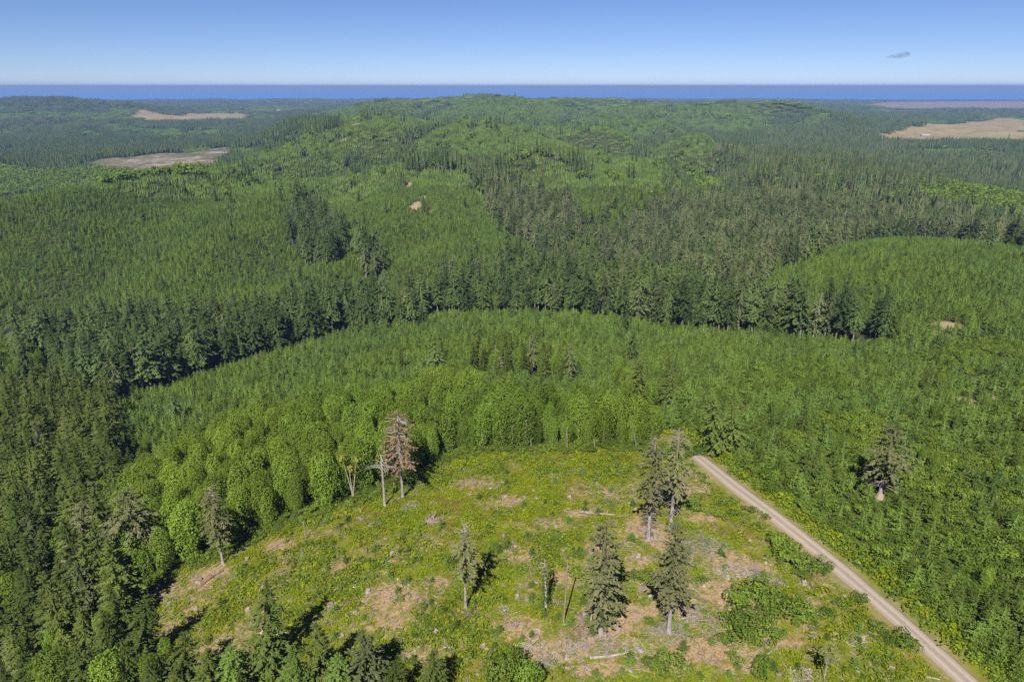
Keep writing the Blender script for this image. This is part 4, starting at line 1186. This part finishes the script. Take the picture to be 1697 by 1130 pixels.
def clear_points(n, seed):
    r = np.random.default_rng(seed); out = []
    while len(out) < n:
        px = r.uniform(230, 1560); py = r.uniform(745, 1125)
        p = at(px, py)
        if inpoly(np.array([p[0]]), np.array([p[1]]), CLEARING)[0] and polydist(np.array([p[0]]), np.array([p[1]]), ROADPTS)[0] > 4: out.append((px, py, p[0], p[1]))
    return out
kd = K['young']
for px, py, x_, y_ in clear_points(210, 5):
    z_ = float(ground(x_, y_)); s = Q.uniform(.2, .42)
    e = thing('conifer_sapling', (x_, y_, z_ - .05), 'knee-high conifer sapling planted in the clearing', 'sapling', 'saplings of the clearing', Q.uniform(0, 6.28))
    e.scale = (s * 1.25, s * 1.25, s); v = Q.integers(0, 6)
    for pn, ml in (('crown', kd.crowns), ('trunk', kd.trunks)):
        o = bpy.data.objects.new(pn, ml[v]); C.objects.link(o); o.parent = e

# stumps with root flare; some torn up, roots in the air
def stump_parts(R, r, h):
    k = 11; th = np.linspace(0, 2 * np.pi, k, endpoint=False)
    fl = 1 + .55 * (np.sin(th * 4 + R.uniform(0, 6)) > .1) + R.normal(0, .12, k)
    rings = [(0, 1.25, 1.0), (.25, 1.05, .5), (.6, .95, .15), (1.0, .9, 0)]
    V = []
    for t, rr, f in rings:
        rad = r * rr * (1 + (fl - 1) * f)
        V.append(np.stack([np.cos(th) * rad, np.sin(th) * rad, np.full(k, t * h - .15 * (t == 0)) + (R.normal(0, .10 * h, k) if t == 1 else 0)], 1))
    V = np.array(V); nx = np.roll(V, -1, 1)
    side = np.stack([V[:-1], nx[:-1], nx[1:], V[1:]], 2).reshape(-1, 4, 3)
    c = V[-1].mean(0) - np.array([0, 0, .06])
    top = np.stack([np.repeat(c[None], k, 0), V[-1] * .999, nx[-1] * .999, (nx[-1] + c) / 2], 1)
    roots = []
    for _ in range(6):
        a = R.uniform(0, 6.28); L = r * R.uniform(1.5, 3.0); u_ = np.array([math.cos(a), math.sin(a), 0])
        roots.append(tube([u_ * r * .7 + [0, 0, h * .25], u_ * L * .6 + [0, 0, h * .12 + R.normal(0, .05)], u_ * L + [0, 0, -.1]], [r * .3, r * .2, r * .07], 5))
    return side, top, np.concatenate(roots)
def wad_parts(R, r):
    q = []
    for _ in range(16):
        v = R.normal(0, 1, 3); v[2] = abs(v[2]) * .9 + .1; v /= np.linalg.norm(v); L = r * R.uniform(.8, 1.6)
        m = v * L * .55 + R.normal(0, .12 * r, 3)
        q.append(tube([v * r * .25, m, v * L + R.normal(0, .2 * r, 3)], [r * .2, r * .13, r * .04], 5))
    k = 9; th = np.linspace(0, 2 * np.pi, k, endpoint=False); V = []
    for t, f in ((-.1, .9), (.3, .85), (.62, .5)):
        V.append(np.stack([np.cos(th) * r * f * R.uniform(.8, 1.2, k), np.sin(th) * r * f * R.uniform(.8, 1.2, k), np.full(k, t * r) + R.normal(0, .06 * r, k)], 1))
    V = np.array(V); nx = np.roll(V, -1, 1)
    body = np.stack([V[:-1], nx[:-1], nx[1:], V[1:]], 2).reshape(-1, 4, 3)
    c = V[-1].mean(0) + [0, 0, .1 * r]
    return np.concatenate([body, np.stack([np.repeat(c[None], k, 0), V[-1], nx[-1], (nx[-1] + c) / 2], 1)]), np.concatenate(q)
STV = []
for i in range(5):
    sd, tp, rt = stump_parts(Q, .5, Q.uniform(.6, 1.0)); w = 'wood' if i % 2 else 'silver'
    STV.append([('bark', quads_mesh('bark', [(sd, 0)], [M[w]])), ('cut_top', quads_mesh('cut_top', [(tp, 0)], [M['cut' if i % 3 else 'redwood']])), ('roots', quads_mesh('roots', [(rt, 0)], [M[w]]))])
WDV = []
for i in range(4):
    bd, rt = wad_parts(Q, .9); WDV.append([('root_plate', quads_mesh('root_plate', [(bd, 0)], [M['redwood']])), ('roots', quads_mesh('roots', [(rt, 0)], [M['wood']]))])
def place(vs, name, x_, y_, s, label, cat, group=None):
    e = thing(name, (x_, y_, float(ground(x_, y_)) - .16 * s), label, cat, group, Q.uniform(0, 6.28)); e.scale = (s, s, s * Q.uniform(.6, .95))
    for pn, me in vs[Q.integers(0, len(vs))]:
        o = bpy.data.objects.new(pn, me); C.objects.link(o); o.parent = e
SPEC = [(WDV,'upturned_root',714,862,2.6,'big dark upturned root wad on the upper left of the clearing'),(STV,'tree_stump',548,1005,2.0,'tall grey stump on the green slope in the lower left clearing'),
        (STV,'tree_stump',857,990,1.6,'pale stump left of the ivy-covered snag'),(WDV,'upturned_root',853,1035,1.7,'torn reddish root wad below the ivy-covered snag'),
        (WDV,'upturned_root',565,956,1.5,'bleached root tangle above the tall grey stump'),(WDV,'upturned_root',964,1022,2.4,'silver upturned root beside the bare poles'),
        (STV,'tree_stump',1203,982,1.9,'pale splayed stump between slash patches'),(WDV,'upturned_root',860,1078,1.6,'ribbed old root wad near the bottom centre'),
        (WDV,'upturned_root',924,1000,1.8,'leaning reddish root slab behind the ivy-covered snag'),(WDV,'upturned_root',600,862,1.7,'low dark root wad left of the broken grey snag foot'),
        (STV,'tree_stump',641,892,1.3,'small pale stump below the broken grey snag'),(STV,'tree_stump',331,963,2.0,'pale jagged stump beside a fallen log on the lower left'),
        (WDV,'upturned_root',375,965,1.4,'bleached roots under the slender sparse conifer'),(STV,'tree_stump',660,960,1.1,'little white stump left of the slender mid-clearing conifer'),
        (WDV,'upturned_root',796,775,1.3,'reddish rotten stump near the alder wood'),(STV,'tree_stump',1120,905,1.6,'pale stump foot between the spiky conifers'),
        (WDV,'upturned_root',1068,972,1.9,'dark root wad in the shade behind the slash-heap conifer')]
for v, n, px, py, s, lab in SPEC:
    p = at(px, py); place(v, n, p[0], p[1], s * .72, lab, 'stump' if n == 'tree_stump' else 'root wad')
for px, py, x_, y_ in clear_points(190, 15):
    if Q.random() < .6: place(STV, 'tree_stump', x_, y_, Q.uniform(.5, 1.1), 'small weathered stump half hidden in the clearing growth', 'stump', 'small stumps of the clearing')
    else: place(WDV, 'upturned_root', x_, y_, Q.uniform(.4, .8), 'small bleached root tangle in the clearing growth', 'root wad', 'small root wads of the clearing')

# logs
def log_mesh(R, L, r, mat):
    t = np.linspace(0, 1, 6); bend = R.normal(0, .06 * L)
    pts_ = np.stack([(t - .5) * L, bend * np.sin(t * np.pi), np.full(6, r * .7) + R.normal(0, .03, 6)], 1)
    q = [tube(pts_, r * (1 - .45 * t) , 8), tube(pts_[1::-1], [r * .92, r], 8)]
    for _ in range(3):
        m = R.uniform(.3, .9); a = R.uniform(.2, 2.9); b_ = np.array([(m - .5) * L, 0, r * .7]); d_ = np.array([R.uniform(.1, .6), math.cos(a), math.sin(a)]) * r * R.uniform(2.5, 6)
        q.append(tube([b_, b_ + d_ * .6, b_ + d_], [r * .3, r * .22, r * .08], 5))
    return quads_mesh('fallen_log', [(np.concatenate(q), 0)], [M[mat]])
LOGM = [log_mesh(Q, 3.0, Q.uniform(.10, .2), ['wood', 'silver', 'wood', 'redwood'][i % 4]) for i in range(8)]
def put_log(x_, y_, L, rz, label, group=None):
    s = L / 3.0; c_, s_ = math.cos(rz) * L / 2, math.sin(rz) * L / 2
    z0, z1 = float(ground(x_ - c_, y_ - s_)), float(ground(x_ + c_, y_ + s_))
    o = link('fallen_log', LOGM[Q.integers(0, 8)], None, (x_, y_, (z0 + z1) / 2 + .05)); o.rotation_euler = (0, -math.atan2(z1 - z0, L), rz); o.scale = (s, max(s * .8, .7), max(s * .8, .7))
    tag(o, label, 'log', group)
for px, py, L, a, lab in [(1012,1086,8.0,.15,'long white bleached log lying near the bottom centre'),(352,958,6.0,.9,'pale fallen log on the lower left slope'),(572,1002,4.5,.35,'bleached log behind the tall grey stump'),
                          (455,905,5.0,.8,'weathered log on the left slope above the short grey pole'),(990,852,9.0,-.25,'thin long log below the alder wood'),(500,915,4.0,1.9,'reddish log on the left slope'),
                          (1145,1022,5.0,.2,'white log on the slash right of the slash-heap conifer'),(1400,1065,4.0,-.6,'grey log in grass near the lower road')]:
    p = at(px, py); put_log(p[0], p[1], L, a, lab)
for px, py, x_, y_ in clear_points(260, 25):
    put_log(x_, y_, Q.uniform(.8, 3.2), Q.uniform(0, 3.14), 'short weathered log lying in the clearing growth', 'short logs of the clearing')

# heaps of slash
def slash_pile(px, py, r, n, label, hgt=.6, mat='slash'):
    b = spot(px, py); q = []
    for _ in range(n):
        rho = r * math.sqrt(Q.random()); a = Q.uniform(0, 6.28); x_, y_ = rho * math.cos(a), rho * math.sin(a) * .8
        z_ = float(ground(b[0] + x_, b[1] + y_)) - b[2] + .08 + hgt * (1 - (rho / r) ** 2) * Q.random()
        L = Q.uniform(.5, 2.4); th = Q.uniform(0, 6.28); dv = np.array([math.cos(th), math.sin(th), Q.normal(0, .22)]) * L / 2; m = np.array([x_, y_, z_]); rr = Q.uniform(.025, .085)
        q.append(tube([m - dv, m + Q.normal(0, .05, 3), m + dv], [rr, rr * .85, rr * .4], 5))
    o = link('slash_pile', quads_mesh('slash_pile', [(np.concatenate(q), 0)], [M[mat]]), None, b); tag(o, label, 'slash pile', kind='stuff')
for a in [(1165,905,5.0,230,'grey heap of slash right of the slash-heap conifer crown'),(1262,955,3.6,110,'scattered grey slash on dry ground near the roadside shrubs'),(1152,1020,3.6,110,'bleached slash beside the bare spiky trunk'),
          (1108,1050,4.0,170,'heap of slash around the foot of the spiky-trunked conifer'),(775,1018,3.2,110,'mound of reddish slash around the slender conifer foot',.5,'redwood'),(1335,1122,3.2,130,'grey slash heap on the bottom edge'),
          (992,1062,4.2,150,'slash and roots below the dense wide conifer'),(955,1045,3.2,90,'brown slash around the silver upturned root',.35,'redwood'),(880,1070,2.6,60,'thin slash near the bottom centre'),(1078,888,3.0,70,'bare sticks at the foot of the silver-topped conifer'),
          (1215,945,3.4,90,'thin grey slash uphill of the pale splayed stump'),(680,838,2.6,50,'grey brush at the foot of the brown dead conifer'),(395,915,2.4,40,'broken branches on the left slope'),(1420,1062,2.2,30,'old branches in grass near the lower road'),
          (1130,925,2.4,50,'loose grey sticks just left of the big grey slash heap'),(1040,905,2.2,36,'pale sticks on dry ground below the silver-topped conifer'),(1290,965,2.4,50,'grey sticks between the roadside shrubs and the dry patch'),(1050,1075,2.6,50,'pale slash right of the long white log'),
          (905,1095,2.6,50,'thin pale slash on the bottom edge left of centre'),(840,1010,1.8,30,'few bleached sticks beside the pale stump'),(1235,985,2.6,50,'grey slash strip above the dark shrub row'),(720,865,2.0,36,'bleached sticks spilling from the dark root wad'),
          (620,870,1.8,26,'grey sticks below the foot of the broken snag'),(1180,1045,2.2,36,'pale sticks at the edge of the dark shrub row'),(945,1075,3.0,60,'tangle of slash above the bottom edge at centre'),(1010,985,1.8,26,'few sticks beside the crown of the dense wide conifer')]:
    slash_pile(*a)

# low growth
def ground_cover():
    x, y = jgrid(-190, 260, 60, 330, 1.15, S)
    rd = polydist(x, y, ROADPTS)
    m = visible(x, y, 8) & (inpoly(x, y, CLEARING) | ((rd < 9.5))) & (rd > 2.9)
    x, y, rd = x[m], y[m], rd[m]
    st = strawmask(x, y) + .35 * (fbm(x / 2.5, y / 2.5, 77, 3) - .5) + .12 * (rd < 5.0)
    u = S.random(len(x)); z = ground(x, y) - .03
    drift = fbm(x / 12, y / 12, 83, 3)
    n = len(x)
    rot = np.stack([S.normal(0, .08, n), S.normal(0, .08, n), S.uniform(0, 6.28, n)], 1)
    xyz = np.stack([x, y, z], 1)
    lush = st + .62 * (u - .5) < .37
    right = inpoly(x, y, RIGHTOFROAD)
    lush = lush | (right & (rd > 3.6))
    br = lush & ((drift + .3 * (u - .5) > .50) | (right & (rd > 3.4) & (u < .8)))
    fe = lush & ~br
    rus = fe & (fbm(x / 8 + 31, y / 8, 171, 3) + .25 * (u - .5) > .65)
    fe = fe & ~rus
    dry = ~lush & (u < .85)
    edge = np.clip((rd - 2.6) / 2.2, .4, 1) * np.where(right & (rd > 4.2), 1.35, 1.0)
    for nm, lab, mk, src, lo, hi in (('bracken_growth', 'yellow-green bracken and grass covering the clearing', fe, FERN, .5, 1.7), ('rusty_bracken', 'rust-coloured bracken in patches of the clearing', rus, RUST, .5, 1.5), ('bramble_growth', 'low green brambles in drifts across the clearing', br, BRAMBLE, .6, 2.1), ('dry_grass', 'tufts of straw-coloured dry grass in the clearing', dry, GRASS, .5, 1.1)):
        s = (S.uniform(lo, hi, n) * edge)[mk]
        scatter(nm, lab, xyz[mk], rot[mk], np.stack([s, s, s * S.uniform(.6, 1.0, len(s))], 1), S.integers(0, len(src), mk.sum()), src)
        print(nm, mk.sum())
    x, y = jgrid(-150, 200, 60, 300, 1.9, S)
    m = visible(x, y, 8) & inpoly(x, y, CLEARING) & (polydist(x, y, ROADPTS) > 4); x, y = x[m], y[m]
    m = strawmask(x, y) + .5 * (S.random(len(x)) - .5) > .30; x, y = x[m], y[m]; n = len(x)
    s = S.uniform(.5, 1.6, n)
    scatter('twig_litter', 'bleached twigs and bark scattered over the dry ground', np.stack([x, y, ground(x, y) - .03], 1), np.stack([np.zeros(n), np.zeros(n), S.uniform(0, 6.28, n)], 1), np.stack([s, s, s], 1), S.integers(0, 4, n), TWIGS)
ground_cover()

# ------------------------------------------------------------------ far farms
M['wall'] = plain_mat('house_wall', c4(.34, .33, .31), c4(.44, .43, .41), .5)
M['roof'] = plain_mat('house_roof', c4(.16, .16, .17), c4(.26, .25, .25), .6)
M['pane'] = plain_mat('window_glass', c4(.03, .04, .05), c4(.06, .07, .08), .5, .1)
def box(x0, x1, y0, y1, z0, z1):
    v = [(x0, y0, z0), (x1, y0, z0), (x1, y1, z0), (x0, y1, z0), (x0, y0, z1), (x1, y0, z1), (x1, y1, z1), (x0, y1, z1)]
    f = [(0, 1, 5, 4), (1, 2, 6, 5), (2, 3, 7, 6), (3, 0, 4, 7), (4, 5, 6, 7)]
    return np.array([[v[i] for i in q] for q in f], float)
def house(px, py, L, W, H, label, rz=0.0, name='farmhouse', metal=False):
    b = spot(px, py); e = thing(name, b, label, 'house' if name == 'farmhouse' else 'barn', None, rz)
    part(e, 'wall', box(-L / 2, L / 2, -W / 2, W / 2, -1.5, H), 'silver' if metal else 'wall')
    o = .6; rp = H + W * .33
    rq = np.array([[(-L / 2 - o, -W / 2 - o, H), (L / 2 + o, -W / 2 - o, H), (L / 2 + o, 0, rp), (-L / 2 - o, 0, rp)], [(L / 2 + o, W / 2 + o, H), (-L / 2 - o, W / 2 + o, H), (-L / 2 - o, 0, rp), (L / 2 + o, 0, rp)],
                   [(-L / 2, -W / 2, H), (-L / 2, 0, rp - .1), (-L / 2, 0, rp - .1), (-L / 2, W / 2, H)], [(L / 2, -W / 2, H), (L / 2, W / 2, H), (L / 2, 0, rp - .1), (L / 2, 0, rp - .1)]])
    part(e, 'roof', rq, 'silver' if metal else 'roof')
    for wx in (-L * .3, 0, L * .3): part(e, 'window', box(wx - .8, wx + .8, -W / 2 - .06, -W / 2 + .1, H * .4, H * .75), 'pane')
for a in [(1418,213,26,12,7,'white farmhouse in trees left of the straw field, largest of the cluster',.4),(1404,216,16,10,5,'small pale house left of the white farmhouse',-.3),(1432,215,18,10,5,'low pale house right of the white farmhouse',.2),
          (268,188.5,30,14,7,'pale farm building left on the far edge of the tan field',.1),(302,187.5,14,10,10,'small white building right on the far edge of the tan field',.0),(448,186.5,34,14,7,'long white building in the wooded flat beyond the ridge',.2),
          (462,185,24,14,8,'pale building beside the long white one in the wooded flat',-.2)]: house(*a)
house(1533,226,34,12,4,'long low grey barn on the straw field', .05, 'barn', True)

# ------------------------------------------------------------------ cloud
def cloud():
    t = NT('cloud_vapour')
    tc = t.n('ShaderNodeTexCoord')
    nz = t.noise(.012, 4.0, .6, tc.outputs['Object'])
    dn = t.math('MULTIPLY', t.math('SUBTRACT', nz, .42), .05, True)
    v = t.n('ShaderNodeVolumePrincipled'); v.inputs['Color'].default_value = c4(.22, .26, .36); t.l(dn, v.inputs['Density'])
    t.l(v.outputs[0], t.out.inputs['Volume'])
    r = ray(1491, 92); tt = 9000 / r.y
    import bmesh
    bm = bmesh.new()
    for dx, dz, rx, rz_ in ((-70, -14, 75, 20), (0, 0, 85, 32), (60, 10, 60, 34), (-120, -22, 45, 11)):
        mm = Matrix.Translation((dx, 0, dz)) @ Matrix.Diagonal((rx, 60, rz_, 1))
        bmesh.ops.create_icosphere(bm, subdivisions=3, radius=1.0, matrix=mm)
    me = bpy.data.meshes.new('cloud'); bm.to_mesh(me); bm.free(); me.materials.append(t.m)
    o = link('cloud', me, None, (r.x * tt, 9000, CAMZ + r.z * tt)); tag(o, 'small lone grey wisp of cloud in the clear sky', 'cloud', kind='stuff')
cloud()

# ------------------------------------------------------------------ haze: the sea air between camera and horizon
def haze():
    t = NT('sea_air')
    v = t.n('ShaderNodeVolumePrincipled')
    v.inputs['Color'].default_value = c4(.24, .38, .74); v.inputs['Density'].default_value = 7.2e-5; v.inputs['Anisotropy'].default_value = 0.0
    t.l(v.outputs[0], t.out.inputs['Volume'])
    X, Y0, Y1, Z0, Z1 = 96000, -2000, 96000, -14, 230
    vv = [(-X, Y0, Z0), (X, Y0, Z0), (X, Y1, Z0), (-X, Y1, Z0), (-X, Y0, Z1), (X, Y0, Z1), (X, Y1, Z1), (-X, Y1, Z1)]
    ff = [(0, 3, 2, 1), (4, 5, 6, 7), (0, 1, 5, 4), (1, 2, 6, 5), (2, 3, 7, 6), (3, 0, 4, 7)]
    o = link('haze', mesh_from('haze', vv, ff, [t.m])); tag(o, 'thin blue sea haze over the far country', kind='stuff')
haze()
